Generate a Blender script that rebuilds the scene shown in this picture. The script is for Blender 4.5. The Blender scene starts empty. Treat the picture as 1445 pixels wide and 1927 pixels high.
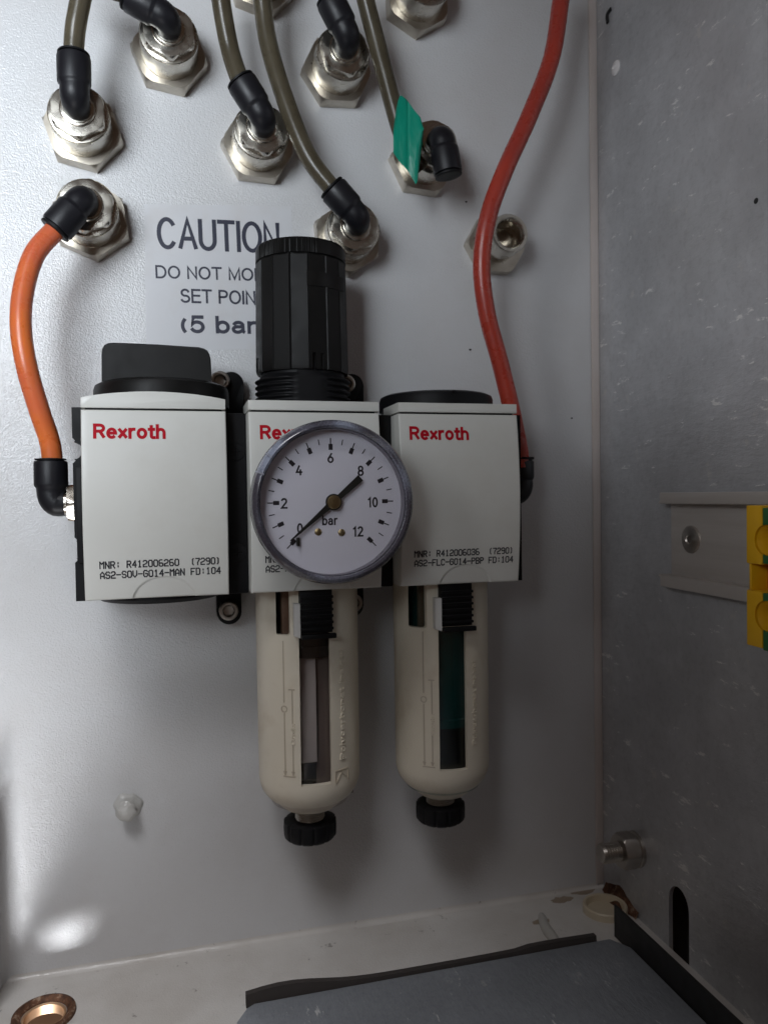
import bpy, bmesh, math, random
from mathutils import Vector, Matrix
random.seed(7)
S = 0.001            # everything below is written in millimetres
scn = bpy.context.scene
R = math.radians

# ------------------------------------------------------------------ camera
AX = Vector((0.96711351, -0.01996053, 0.25356072))     # place axes seen in camera axes (right, down, forward)
AY = Vector((-0.25391854, -0.01805343, 0.96705711))
AZ = Vector((-0.01472533, -0.99963776, -0.02252806))
F = 1447.0; CX = 722.5; CY = 963.5; DIST = 360.0
cam = bpy.data.cameras.new('camera'); cam_o = bpy.data.objects.new('camera', cam)
scn.collection.objects.link(cam_o); scn.camera = cam_o
cam.sensor_fit = 'VERTICAL'; cam.sensor_height = 36; cam.lens = F / 1927 * 36
cam.clip_start = 0.01; cam.clip_end = 20
right = Vector((AX[0], AY[0], AZ[0])); up = -Vector((AX[1], AY[1], AZ[1])); back = -Vector((AX[2], AY[2], AZ[2]))
m = Matrix((right, up, back)).transposed().to_4x4(); m.translation = Vector((0, -DIST * S, 0))
cam_o.matrix_world = m
cam.dof.use_dof = True; cam.dof.focus_distance = 0.285; cam.dof.aperture_fstop = 20

def ray(px, py):
    d = Vector((px - CX, py - CY, F)); return Vector((d.dot(AX), d.dot(AY), d.dot(AZ)))
def at(px, py, y):
    w = ray(px, py); t = (y + DIST) / w.y; return Vector((w.x * t, y, w.z * t))
def atx(px, py, x):
    w = ray(px, py); t = x / w.x; return Vector((x, w.y * t - DIST, w.z * t))
def atz(px, py, z):
    w = ray(px, py); t = z / w.z; return Vector((w.x * t, w.y * t - DIST, z))

# ------------------------------------------------------------------ light
scn.view_settings.view_transform = 'Standard'; scn.view_settings.look = 'None'
scn.view_settings.exposure = 0.0; scn.view_settings.gamma = 1
world = bpy.data.worlds.new('World'); scn.world = world; world.use_nodes = True
bg = world.node_tree.nodes['Background']
bg.inputs[0].default_value = (1.0, 0.64, 0.46, 1); bg.inputs[1].default_value = 0.046
def area(name, loc, aim, sx, sy, power, col):
    l = bpy.data.lights.new(name, 'AREA'); l.shape = 'RECTANGLE'; l.size = sx * S; l.size_y = sy * S
    l.energy = power; l.color = col
    o = bpy.data.objects.new(name, l); scn.collection.objects.link(o)
    o.location = Vector(loc) * S
    o.rotation_euler = (Vector(aim) - Vector(loc)).to_track_quat('-Z', 'Y').to_euler()
    return o
def mirror_pt(px, py, y):      # where a ray from the camera lands after the back wall mirrors it
    q = at(px, py, 0); k = 1 - y / DIST; return (q.x * k, y, q.z * k)
key = area('window_daylight', (-215, -450, 165), (-104, 0, 190), 200, 200, 0.51, (0.86, 0.93, 1.0)); key.data.spread = R(68)
topl = area('daylight_above', (-150, -400, 330), (-60, -100, -208), 180, 150, 0.16, (0.97, 0.97, 1.0)); topl.data.spread = R(48)
ll = area('daylight_lower_left', mirror_pt(45, 1350, -430), (-72, 0, -92), 44, 100, 0.009, (0.90, 0.95, 1.0)); ll.data.spread = R(26); ll.data.shape = 'ELLIPSE'; ll.rotation_euler.rotate_axis('Z', R(-22))
side = area('daylight_side', (-250, -400, 200), (211, -150, 110), 150, 200, 0.066, (0.94, 0.96, 1.0)); side.data.spread = R(38)
area('ground_bounce', (70, -430, -330), (80, -20, -90), 260, 120, 0.055, (1.0, 0.66, 0.44))
area('daylight_below_hole', (-84, -175, -300), (-57, -28, -208), 80, 60, 0.9, (0.95, 0.97, 1.0))

# ------------------------------------------------------------------ materials
def newmat(name):
    mt = bpy.data.materials.new(name); mt.use_nodes = True
    nt = mt.node_tree; return mt, nt, nt.nodes['Principled BSDF']
def setp(b, col=None, rough=None, metal=None, **k):
    if col: b.inputs['Base Color'].default_value = (*col, 1)
    if rough is not None: b.inputs['Roughness'].default_value = rough
    if metal is not None: b.inputs['Metallic'].default_value = metal
    for n, v in k.items(): b.inputs[n].default_value = v
def coords(nt, sc=(1, 1, 1), rot=(0, 0, 0)):
    tc = nt.nodes.new('ShaderNodeTexCoord'); mp = nt.nodes.new('ShaderNodeMapping')
    mp.inputs['Scale'].default_value = sc; mp.inputs['Rotation'].default_value = rot
    nt.links.new(tc.outputs['Object'], mp.inputs[0]); return mp.outputs[0]
def noise(nt, vec, scale, detail=4, rough=0.5):
    n = nt.nodes.new('ShaderNodeTexNoise'); n.inputs['Scale'].default_value = scale
    n.inputs['Detail'].default_value = detail; n.inputs['Roughness'].default_value = rough
    nt.links.new(vec, n.inputs['Vector']); return n.outputs[0]
def ramp(nt, fac, stops):
    r = nt.nodes.new('ShaderNodeValToRGB'); e = r.color_ramp.elements
    while len(e) < len(stops): e.new(0.5)
    for i, (p, c) in enumerate(stops):
        e[i].position = p; e[i].color = (*c, 1) if len(c) == 3 else c
    nt.links.new(fac, r.inputs[0]); return r.outputs[0]
def g(v): return (v, v, v)
def mix(nt, fac, a, b):
    x = nt.nodes.new('ShaderNodeMix'); x.data_type = 'RGBA'
    for s, v in ((0, fac), (6, a), (7, b)):
        if hasattr(v, 'is_linked') or hasattr(v, 'links'): nt.links.new(v, x.inputs[s])
        elif isinstance(v, (int, float)): x.inputs[s].default_value = v
        else: x.inputs[s].default_value = (*v, 1)
    return x.outputs[2]
def bump(nt, b, h, strength, dist, prev=None):
    n = nt.nodes.new('ShaderNodeBump'); n.inputs['Strength'].default_value = strength
    n.inputs['Distance'].default_value = dist; nt.links.new(h, n.inputs['Height'])
    if prev is not None: nt.links.new(prev, n.inputs['Normal'])
    nt.links.new(n.outputs[0], b.inputs['Normal']); return n.outputs[0]

def m_paint(name, col, dirt, rough=0.33, peel=1.0, stain=(0.30, 0.22, 0.14), sp=0.0):
    mt, nt, b = newmat(name); v = coords(nt)
    n1 = noise(nt, v, 14, 5, 0.6); n2 = noise(nt, v, 160, 4, 0.7); n3 = noise(nt, v, 1700, 1)
    c = mix(nt, ramp(nt, n1, [(0.42, g(0)), (0.75, g(dirt))]), col, stain)
    c = mix(nt, ramp(nt, n2, [(0.66, g(0)), (0.72, g(sp))]), c, (0.10, 0.08, 0.07))
    nt.links.new(c, b.inputs['Base Color'])
    nt.links.new(ramp(nt, n1, [(0.3, g(rough)), (0.7, g(rough + 0.12))]), b.inputs['Roughness'])
    vo = nt.nodes.new('ShaderNodeTexNoise'); vo.inputs['Scale'].default_value = 850; vo.inputs['Detail'].default_value = 1.5
    nt.links.new(v, vo.inputs['Vector'])
    p = bump(nt, b, vo.outputs[0], 0.45 * peel, 0.0002)
    cb = bump(nt, b, n3, 1.0 * peel, 0.00017, p); nt.links.new(cb, b.inputs['Coat Normal'])
    b.inputs['Coat Weight'].default_value = 0.6; b.inputs['Coat Roughness'].default_value = 0.075
    return mt
def m_plastic(name, col, rough=0.42, grain=0.15, var=0.06, dirtcol=None, dirt=0.0, **k):
    mt, nt, b = newmat(name); setp(b, col, rough, 0, **k); v = coords(nt)
    n1 = noise(nt, v, 60, 4); dk = tuple(max(0, c * (1 - var * 4)) for c in col)
    c = mix(nt, ramp(nt, n1, [(0.35, g(0)), (0.8, g(0.35))]), col, dk)
    if dirtcol:
        n4 = noise(nt, v, 35, 6, 0.65)
        c = mix(nt, ramp(nt, n4, [(0.5, g(0)), (0.72, g(dirt))]), c, dirtcol)
    nt.links.new(c, b.inputs['Base Color'])
    n2 = noise(nt, v, 130, 3)
    nt.links.new(ramp(nt, n2, [(0.3, g(max(0.02, rough - 0.06))), (0.75, g(rough + 0.1))]), b.inputs['Roughness'])
    n3 = noise(nt, v, 2600, 2); bump(nt, b, n3, grain, 0.00005)
    return mt
def m_metal(name, col, rough=0.2, var=0.15, dull=(0.30, 0.25, 0.19), streak=(1, 1, 1), bs=0.12):
    mt, nt, b = newmat(name); setp(b, col, rough, 1.0); v = coords(nt, streak)
    n1 = noise(nt, v, 120, 5, 0.6)
    nt.links.new(mix(nt, ramp(nt, n1, [(0.45, g(0)), (0.75, g(var))]), col, dull), b.inputs['Base Color'])
    nt.links.new(ramp(nt, n1, [(0.3, g(rough * 0.8)), (0.75, g(rough + 0.16))]), b.inputs['Roughness'])
    n2 = noise(nt, v, 900, 3); bump(nt, b, n2, bs, 0.00008)
    return mt
def m_galv(name, col, rough, spec_amt, rot, metal=0.5, thr=0.735):
    mt, nt, b = newmat(name); setp(b, col, rough, metal)
    v = coords(nt); vs = coords(nt, (1, 0.30, 1), rot)
    big = noise(nt, v, 16, 4, 0.6); st = noise(nt, vs, 230, 5, 0.72); fine = noise(nt, v, 700, 3)
    grain = noise(nt, v, 330, 5, 0.75); cloud = noise(nt, v, 48, 5, 0.65)
    c = mix(nt, ramp(nt, big, [(0.3, g(0)), (0.7, g(1))]), tuple(x * 0.80 for x in col), col)
    c = mix(nt, ramp(nt, grain, [(0.36, g(0.16)), (0.5, g(0)), (0.62, g(0.0))]), c, tuple(x * 0.45 for x in col))
    c = mix(nt, ramp(nt, cloud, [(0.46, g(0)), (0.70, g(0.22))]), c, tuple(min(1, x * 1.4) for x in col))
    mod = nt.nodes.new('ShaderNodeMath'); mod.operation = 'MULTIPLY_ADD'
    nt.links.new(big, mod.inputs[0]); mod.inputs[1].default_value = 0.22; nt.links.new(st, mod.inputs[2])
    speck = ramp(nt, mod.outputs[0], [(thr, g(0)), (thr + 0.045, g(spec_amt))])
    blot = noise(nt, v, 75, 6, 0.7)
    speck2 = ramp(nt, blot, [(0.63, g(0)), (0.69, g(0.7 * spec_amt))])
    c = mix(nt, speck2, c, (0.62, 0.61, 0.59))
    nt.links.new(mix(nt, speck, c, (0.85, 0.85, 0.84)), b.inputs['Base Color'])
    nt.links.new(ramp(nt, grain, [(0.35, g(rough + 0.15)), (0.6, g(rough - 0.06))]), b.inputs['Roughness'])
    p = bump(nt, b, st, 0.6, 0.0007); p = bump(nt, b, fine, 0.25, 0.00012, p); bump(nt, b, cloud, 0.35, 0.0012, p)
    return mt
def m_clear(name, tint, refl=0.06, rough=0.03):
    mt, nt, b = newmat(name); nt.nodes.remove(b)
    t = nt.nodes.new('ShaderNodeBsdfTransparent'); t.inputs[0].default_value = (*tint, 1)
    gl = nt.nodes.new('ShaderNodeBsdfGlossy'); gl.inputs['Roughness'].default_value = rough
    mx = nt.nodes.new('ShaderNodeMixShader'); mx.inputs[0].default_value = refl
    nt.links.new(t.outputs[0], mx.inputs[1]); nt.links.new(gl.outputs[0], mx.inputs[2])
    nt.links.new(mx.outputs[0], nt.nodes['Material Output'].inputs[0]); return mt

PLATE = m_paint('painted_steel', (0.61, 0.612, 0.62), 0.16)
FLOORP = m_paint('painted_floor', (0.64, 0.62, 0.59), 0.5, rough=0.4, peel=0.7, stain=(0.30, 0.25, 0.20), sp=0.6)
STUDP = m_paint('painted_stud', (0.55, 0.55, 0.53), 0.2)
COVER = m_plastic('cover_plastic', (0.69, 0.69, 0.65), 0.34, 0.12, 0.02, (0.56, 0.53, 0.47), 0.28)
GUARD = m_plastic('guard_plastic', (0.75, 0.69, 0.57), 0.42, 0.2, 0.03, (0.42, 0.31, 0.19), 0.4)
GROOVE = m_plastic('dirty_relief', (0.52, 0.45, 0.35), 0.5, 0.2, 0.05)
BLACK = m_plastic('black_plastic', (0.007, 0.007, 0.008), 0.5, 0.3, 0.05, **{'Specular IOR Level': 0.2})
KNOBM = m_plastic('worn_black_plastic', (0.0065, 0.0062, 0.006), 0.45, 0.35, 0.05, (0.030, 0.026, 0.022), 0.2, **{'Specular IOR Level': 0.22})
ELBOWM = m_plastic('matt_black_plastic', (0.010, 0.010, 0.013), 0.42, 0.5, 0.05, **{'Specular IOR Level': 0.35})
RUBBER = m_plastic('black_rubber', (0.012, 0.012, 0.012), 0.6, 0.4, 0.05)
GASKET = m_plastic('grey_foam', (0.045, 0.038, 0.035), 0.85, 1.0, 0.1)
NICKEL = m_metal('nickel', (0.62, 0.59, 0.525), 0.19, 0.25, bs=0.02)
NUTM = m_metal('nickel_nut', (0.54, 0.495, 0.425), 0.32, 0.5, bs=0.05)
STEEL = m_metal('steel', (0.52, 0.49, 0.45), 0.34, 0.3)
BRASS = m_metal('brass', (0.46, 0.36, 0.18), 0.3, 0.5)
GALV = m_galv('galvanised_wall', (0.56, 0.57, 0.59), 0.36, 0.9, (R(35), 0, 0), 0.45, 0.735)
TRAYM = m_galv('galvanised_tray', (0.29, 0.31, 0.34), 0.45, 0.6, (0, 0, R(30)), 0.25, 0.75)
RAILM = m_metal('rail_zinc', (0.60, 0.565, 0.53), 0.4, 0.3, (0.25, 0.2, 0.16), (1, 0.05, 1)); RAILM.node_tree.nodes['Principled BSDF'].inputs['Metallic'].default_value = 0.45
SMOKE, nt, b = newmat('smoky_tube')
setp(b, (0.30, 0.25, 0.165), 0.26, 0, **{'Transmission Weight': 0.6, 'IOR': 1.38, 'Specular IOR Level': 0.45})
vv = coords(nt); nn = noise(nt, vv, 90, 3)
nt.links.new(ramp(nt, nn, [(0.35, (0.20, 0.17, 0.115)), (0.7, (0.14, 0.115, 0.075))]), b.inputs['Base Color'])
BORE = m_plastic('tube_bore', (0.06, 0.05, 0.032), 0.3, 0.1, 0.1)
def m_tube(name, c1, c2, sss):
    mt, nt, b = newmat(name); setp(b, c1, 0.3, 0, **{'Subsurface Weight': 0.35, 'Subsurface Scale': 0.003})
    b.inputs['Subsurface Radius'].default_value = sss
    n = noise(nt, coords(nt), 22, 3)
    nt.links.new(ramp(nt, n, [(0.38, c1), (0.62, c2)]), b.inputs['Base Color'])
    nt.links.new(ramp(nt, noise(nt, coords(nt), 200, 4), [(0.3, g(0.22)), (0.8, g(0.42))]), b.inputs['Roughness']); return mt
ORANGE = m_tube('orange_tube', (0.78, 0.20, 0.025), (0.62, 0.14, 0.06), (1.0, 0.35, 0.1))
RED = m_tube('red_tube', (0.46, 0.055, 0.032), (0.36, 0.05, 0.036), (1.0, 0.25, 0.1))
TAPE = m_plastic('green_tape', (0.0, 0.26, 0.17), 0.35, 0.1, 0.03)
n_ = noise(TAPE.node_tree, coords(TAPE.node_tree, (1, 1, 0.35)), 130, 3); bump(TAPE.node_tree, TAPE.node_tree.nodes['Principled BSDF'], n_, 0.8, 0.0016)
STICK = m_plastic('sticker_film', (0.62, 0.62, 0.635), 0.34, 0.05, 0.01, (0.50, 0.43, 0.36), 0.25, **{'Coat Weight': 0.5, 'Coat Roughness': 0.2})
REDINK = m_plastic('red_ink', (0.46, 0.004, 0.016), 0.6, 0, 0.0, **{'Specular IOR Level': 0.15})
INK = m_plastic('black_ink', (0.012, 0.012, 0.018), 0.5, 0, 0.0)
STINK = m_plastic('faded_ink', (0.022, 0.024, 0.045), 0.5, 0, 0.0)
DIAL = m_plastic('dial_paint', (0.90, 0.89, 0.95), 0.4, 0.02, 0.0)
NEEDLE = m_plastic('needle_paint', (0.010, 0.014, 0.013), 0.35, 0.0, 0.0)
LENS = m_clear('gauge_lens', (0.93, 0.93, 0.94), 0.05, 0.06)
PCB = m_clear('smoky_polycarbonate', (0.90, 0.88, 0.87), 0.05, 0.12)
PCG = m_clear('dark_polycarbonate', (0.75, 0.8, 0.79), 0.05, 0.12)
YELLOW = m_plastic('yellow_plastic', (0.72, 0.40, 0.008), 0.42, 0.1, 0.02)
GREEN = m_plastic('green_plastic', (0.025, 0.13, 0.04), 0.42, 0.1, 0.02)
AMBER = m_plastic('deep_yellow_plastic', (0.55, 0.22, 0.004), 0.5, 0.1, 0.02)
BEIGE = m_plastic('beige_plastic', (0.58, 0.50, 0.37), 0.45, 0.1, 0.05)
WHITEP = m_plastic('white_plastic', (0.68, 0.68, 0.66), 0.45, 0.2, 0.02)
PALE = m_plastic('pale_baffle', (0.74, 0.71, 0.71), 0.5, 0.1, 0.03)
TEAL = m_plastic('teal_element', (0.0, 0.085, 0.085), 0.4, 0.2, 0.03)
BROWNP = m_plastic('brown_element', (0.30, 0.19, 0.13), 0.5, 0.2, 0.03)
DARKP = m_plastic('dark_element', (0.012, 0.011, 0.011), 0.35, 0.2, 0.03)
RUST, nt, b = newmat('rust'); v = coords(nt); n = noise(nt, v, 260, 6, 0.7)
nt.links.new(ramp(nt, n, [(0.36, (0.035, 0.014, 0.007)), (0.56, (0.13, 0.055, 0.025)), (0.70, (0.34, 0.26, 0.19))]), b.inputs['Base Color'])
b.inputs['Roughness'].default_value = 0.8; bump(nt, b, n, 0.8, 0.0006)
DIRT = m_plastic('brown_dirt', (0.33, 0.265, 0.20), 0.8, 0.5, 0.12)
EARTH = m_plastic('earth', (0.55, 0.32, 0.19), 0.9, 0.5, 0.1)
RIM, nt, b = newmat('scuffed_clear_rim')
setp(b, (0.11, 0.105, 0.13), 0.2, 0, **{'Coat Weight': 0.8, 'Coat Roughness': 0.12})
v = coords(nt); n = noise(nt, v, 1500, 4, 0.7); n2 = noise(nt, v, 55, 2)
mm = nt.nodes.new('ShaderNodeMath'); mm.operation = 'MULTIPLY_ADD'; nt.links.new(n, mm.inputs[0]); mm.inputs[1].default_value = 0.22; nt.links.new(n2, mm.inputs[2])
nt.links.new(ramp(nt, mm.outputs[0], [(0.58, (0.060, 0.056, 0.072)), (0.68, (0.12, 0.12, 0.155)), (0.80, (0.30, 0.33, 0.42))]), b.inputs['Base Color'])
nt.links.new(ramp(nt, n, [(0.4, g(0.14)), (0.65, g(0.34))]), b.inputs['Roughness']); bump(nt, b, n, 0.15, 0.0001)

# ------------------------------------------------------------------ builders
def origin(p):
    o = Vector((0, 0, 0))
    while p: o += p.location; p = p.parent
    return o
def finish(bm, name, mat, parent=None, smooth=35, local=False, recalc=True):
    """bm is in millimetres in place coordinates (local=True: in the parent's own frame)"""
    me = bpy.data.meshes.new(name)
    if recalc: bmesh.ops.recalc_face_normals(bm, faces=bm.faces)
    bmesh.ops.scale(bm, vec=(S, S, S), verts=bm.verts)
    o = bpy.data.objects.new(name, me)
    if parent is not None:
        if not local: bmesh.ops.translate(bm, vec=-origin(parent), verts=bm.verts)
    elif not local:
        c = Vector((0, 0, 0)); n = max(1, len(bm.verts))
        lo = [min(v.co[i] for v in bm.verts) for i in range(3)]; hi = [max(v.co[i] for v in bm.verts) for i in range(3)]
        c = Vector(((lo[0] + hi[0]) / 2, (lo[1] + hi[1]) / 2, lo[2]))
        bmesh.ops.translate(bm, vec=-c, verts=bm.verts); o.location = c
    bm.to_mesh(me); bm.free()
    if smooth:
        for p in me.polygons: p.use_smooth = True
        me.set_sharp_from_angle(angle=R(smooth))
    me.materials.append(mat); scn.collection.objects.link(o)
    if parent is not None: o.parent = parent
    return o
def thing(name, label, cat, loc=(0, 0, 0), group=None):
    o = bpy.data.objects.new(name, None); scn.collection.objects.link(o); o.empty_display_size = 0.01
    o.location = Vector(loc) * S; tag(o, label, cat, group); return o
def tag(o, label, cat, group=None):
    o['label'] = label; o['category'] = cat
    if group: o['group'] = group
    return o
def struct(o): o['kind'] = 'structure'; return o

def frame(axis):
    w = Vector(axis).normalized(); a = Vector((0, 0, 1)) if abs(w.z) < 0.9 else Vector((1, 0, 0))
    u = a.cross(w).normalized(); return u, w.cross(u), w
def box(bm, lo, hi, bev=0.0, seg=2):
    r = bmesh.ops.create_cube(bm, size=1); vs = r['verts']
    for v in vs: v.co = Vector([lo[i] + (v.co[i] + 0.5) * (hi[i] - lo[i]) for i in range(3)])
    if bev > 0:
        es = list({e for v in vs for e in v.link_edges})
        bmesh.ops.bevel(bm, geom=es, offset=bev, segments=seg, affect='EDGES', profile=0.5)
    return bm
def lathe(bm, prof, org, axis, seg=48, cap0=True, cap1=True, phase=0.0, radial=None):
    u, v, w = frame(axis); org = Vector(org); rings = []
    for r, h in prof:
        ring = []
        for i in range(seg):
            a = 2 * math.pi * i / seg + phase; rr = r if radial is None else radial(a, r, h)
            ring.append(bm.verts.new(org + w * h + (u * math.cos(a) + v * math.sin(a)) * rr))
        rings.append(ring)
    for a, b in zip(rings, rings[1:]):
        for i in range(seg):
            bm.faces.new((a[i], a[(i + 1) % seg], b[(i + 1) % seg], b[i]))
    if cap0: bm.faces.new(rings[0][::-1])
    if cap1: bm.faces.new(rings[-1])
    return bm
def ringshape(bm, prof, org, axis, seg=48):      # closed profile revolved
    u, v, w = frame(axis); org = Vector(org); n = len(prof)
    G = [[bm.verts.new(org + w * h + (u * math.cos(2 * math.pi * i / seg) + v * math.sin(2 * math.pi * i / seg)) * r) for r, h in prof] for i in range(seg)]
    for i in range(seg):
        for j in range(n):
            bm.faces.new((G[i][j], G[(i + 1) % seg][j], G[(i + 1) % seg][(j + 1) % n], G[i][(j + 1) % n]))
    return bm
def prism(bm, pts, vec, bev=0.0):
    vs = [bm.verts.new(Vector(p)) for p in pts]; vt = [bm.verts.new(Vector(p) + Vector(vec)) for p in pts]
    f0 = bm.faces.new(vs); f1 = bm.faces.new(vt[::-1]); n = len(vs)
    for i in range(n): bm.faces.new((vs[i], vt[i], vt[(i + 1) % n], vs[(i + 1) % n]))
    if bev: bmesh.ops.bevel(bm, geom=list({e for f in (f0, f1) for e in f.edges}), offset=bev, segments=2, affect='EDGES', profile=0.5)
    return bm
def crom(pts, n=10):
    P = [Vector(p) for p in pts]; P = [2 * P[0] - P[1]] + P + [2 * P[-1] - P[-2]]; out = []
    for i in range(1, len(P) - 2):
        p0, p1, p2, p3 = P[i - 1:i + 3]
        for k in range(n):
            t = k / n
            out.append(0.5 * ((2 * p1) + (p2 - p0) * t + (2 * p0 - 5 * p1 + 4 * p2 - p3) * t * t + (3 * p1 - p0 - 3 * p2 + p3) * t ** 3))
    out.append(P[-2]); return out
def sweep(bm, path, rad, seg=20, caps=True, flip=False):
    u = None; rings = []; n = len(path)
    for i, p in enumerate(path):
        t = (path[min(i + 1, n - 1)] - path[max(i - 1, 0)]).normalized()
        if u is None: u = frame(t)[0]
        u = (u - t * u.dot(t)).normalized(); v = t.cross(u)
        r = rad[i] if isinstance(rad, (list, tuple)) else rad
        rings.append([bm.verts.new(p + (u * math.cos(2 * math.pi * k / seg) + v * math.sin(2 * math.pi * k / seg)) * r) for k in range(seg)])
    for a, b in zip(rings, rings[1:]):
        for k in range(seg): bm.faces.new((a[k], a[(k + 1) % seg], b[(k + 1) % seg], b[k]))
    if caps: bm.faces.new(rings[0][::-1]); bm.faces.new(rings[-1])
    return bm
def B(): return bmesh.new()
def rrect(x0, x1, z0, z1, r, y, n=5):
    pts = []
    for cx, cz, a0 in ((x1 - r, z1 - r, 0), (x0 + r, z1 - r, 90), (x0 + r, z0 + r, 180), (x1 - r, z0 + r, 270)):
        for i in range(n + 1):
            a = R(a0 + 90 * i / n); pts.append((cx + r * math.cos(a), y, cz + r * math.sin(a)))
    return pts
def disc_pts(cx, cz, r, y, n=32): return [(cx + r * math.cos(2 * math.pi * i / n), y, cz + r * math.sin(2 * math.pi * i / n)) for i in range(n)]
def cut(o, cutters):
    """boolean difference, applied to the mesh; cutters are bmeshes in place coordinates (mm)"""
    tmp = []
    bpy.context.view_layer.update()
    for bmc in cutters:
        bmesh.ops.recalc_face_normals(bmc, faces=bmc.faces); bmesh.ops.scale(bmc, vec=(S, S, S), verts=bmc.verts)
        me = bpy.data.meshes.new('cutter'); bmc.to_mesh(me); bmc.free()
        c = bpy.data.objects.new('cutter', me); scn.collection.objects.link(c); tmp.append(c)
        md = o.modifiers.new('cut', 'BOOLEAN'); md.object = c; md.operation = 'DIFFERENCE'; md.solver = 'EXACT'
    bpy.context.view_layer.update()
    dg = bpy.context.evaluated_depsgraph_get()
    me = bpy.data.meshes.new_from_object(o.evaluated_get(dg)); o.modifiers.clear(); o.data = me
    for p in me.polygons: p.use_smooth = True
    me.set_sharp_from_angle(angle=R(30))
    for c in tmp: bpy.data.objects.remove(c)

# ---- writing
def text_bm(s, bbox, bold=0.0, res=4):
    """flat mesh of the words, fitted to bbox=(x0,x1,z0,z1) in the x/z plane, y=0"""
    cu = bpy.data.curves.new('words', 'FONT'); cu.body = s; cu.size = 1; cu.offset = bold; cu.resolution_u = res
    o = bpy.data.objects.new('words', cu); scn.collection.objects.link(o); bpy.context.view_layer.update()
    me = bpy.data.meshes.new_from_object(o.evaluated_get(bpy.context.evaluated_depsgraph_get()))
    bpy.data.objects.remove(o); bm = B(); bm.from_mesh(me)
    xs = [v.co.x for v in bm.verts]; ys = [v.co.y for v in bm.verts]
    x0, x1, z0, z1 = bbox
    for v in bm.verts:
        v.co = Vector((x0 + (v.co.x - min(xs)) / (max(xs) - min(xs)) * (x1 - x0), 0, z0 + (v.co.y - min(ys)) / (max(ys) - min(ys)) * (z1 - z0)))
    return bm
GL = {
 'M': ['00 06 24 46 40'], 'N': ['00 06 40 46'], 'R': ['00 06 36 45 44 33 03', '23 40'], 'A': ['00 04 15 26 35 44 40', '02 42'],
 'S': ['45 36 16 05 04 13 33 42 41 30 10 01'], '2': ['05 16 36 45 44 33 02 00 40'], '0': ['10 01 05 16 36 45 41 30 10'],
 'O': ['10 01 05 16 36 45 41 30 10'], 'V': ['06 02 20 42 46'], 'G': ['45 36 16 05 01 10 30 41 43 23'], '1': ['15 26 20', '10 30'],
 '4': ['30 36 02 42'], '6': ['36 16 05 01 10 30 41 42 33 03'], '7': ['06 46 45 22 20'], '9': ['10 30 41 45 36 16 05 04 13 43'],
 '3': ['05 16 36 45 44 33 13', '33 42 41 30 10 01'], 'F': ['00 06 46', '03 33'], 'D': ['00 06 36 45 41 30 00'], 'L': ['06 00 40'],
 'C': ['45 36 16 05 01 10 30 41'], 'P': ['00 06 36 45 44 33 03'], 'B': ['00 06 36 45 44 33 03', '33 42 41 30 00'],
 'E': ['46 06 00 40', '03 33'], '-': ['03 43'], ':': ['21 22', '24 25'], '(': ['36 25 21 30'], ')': ['16 25 21 10'], ' ': []}
def stroke(bm, a, b, w, y):
    d = (b - a).normalized(); n = Vector((-d.z, 0, d.x)) * w / 2; e = d * w * 0.45
    q = [a - e + n, b + e + n, b + e - n, a - e - n]
    bm.faces.new([bm.verts.new(Vector((p.x, y, p.z))) for p in q])
def matrix_text(bm, s, x0, x1, z0, h, w, slope=0.0):
    pitch = (x1 - x0) / (len(s) - 0.25); cw = pitch * 0.68; k = 0
    for i, ch in enumerate(s):
        for pl in GL.get(ch, []):
            pts = [Vector((x0 + i * pitch + int(c[0]) / 4 * cw, 0, z0 + int(c[1]) / 6 * h + i * pitch * slope)) for c in pl.split()]
            for a, b in zip(pts, pts[1:]):
                stroke(bm, a, b, w, -0.012 * (k % 9)); k += 1
    return bm
A_ = 'a'
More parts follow.
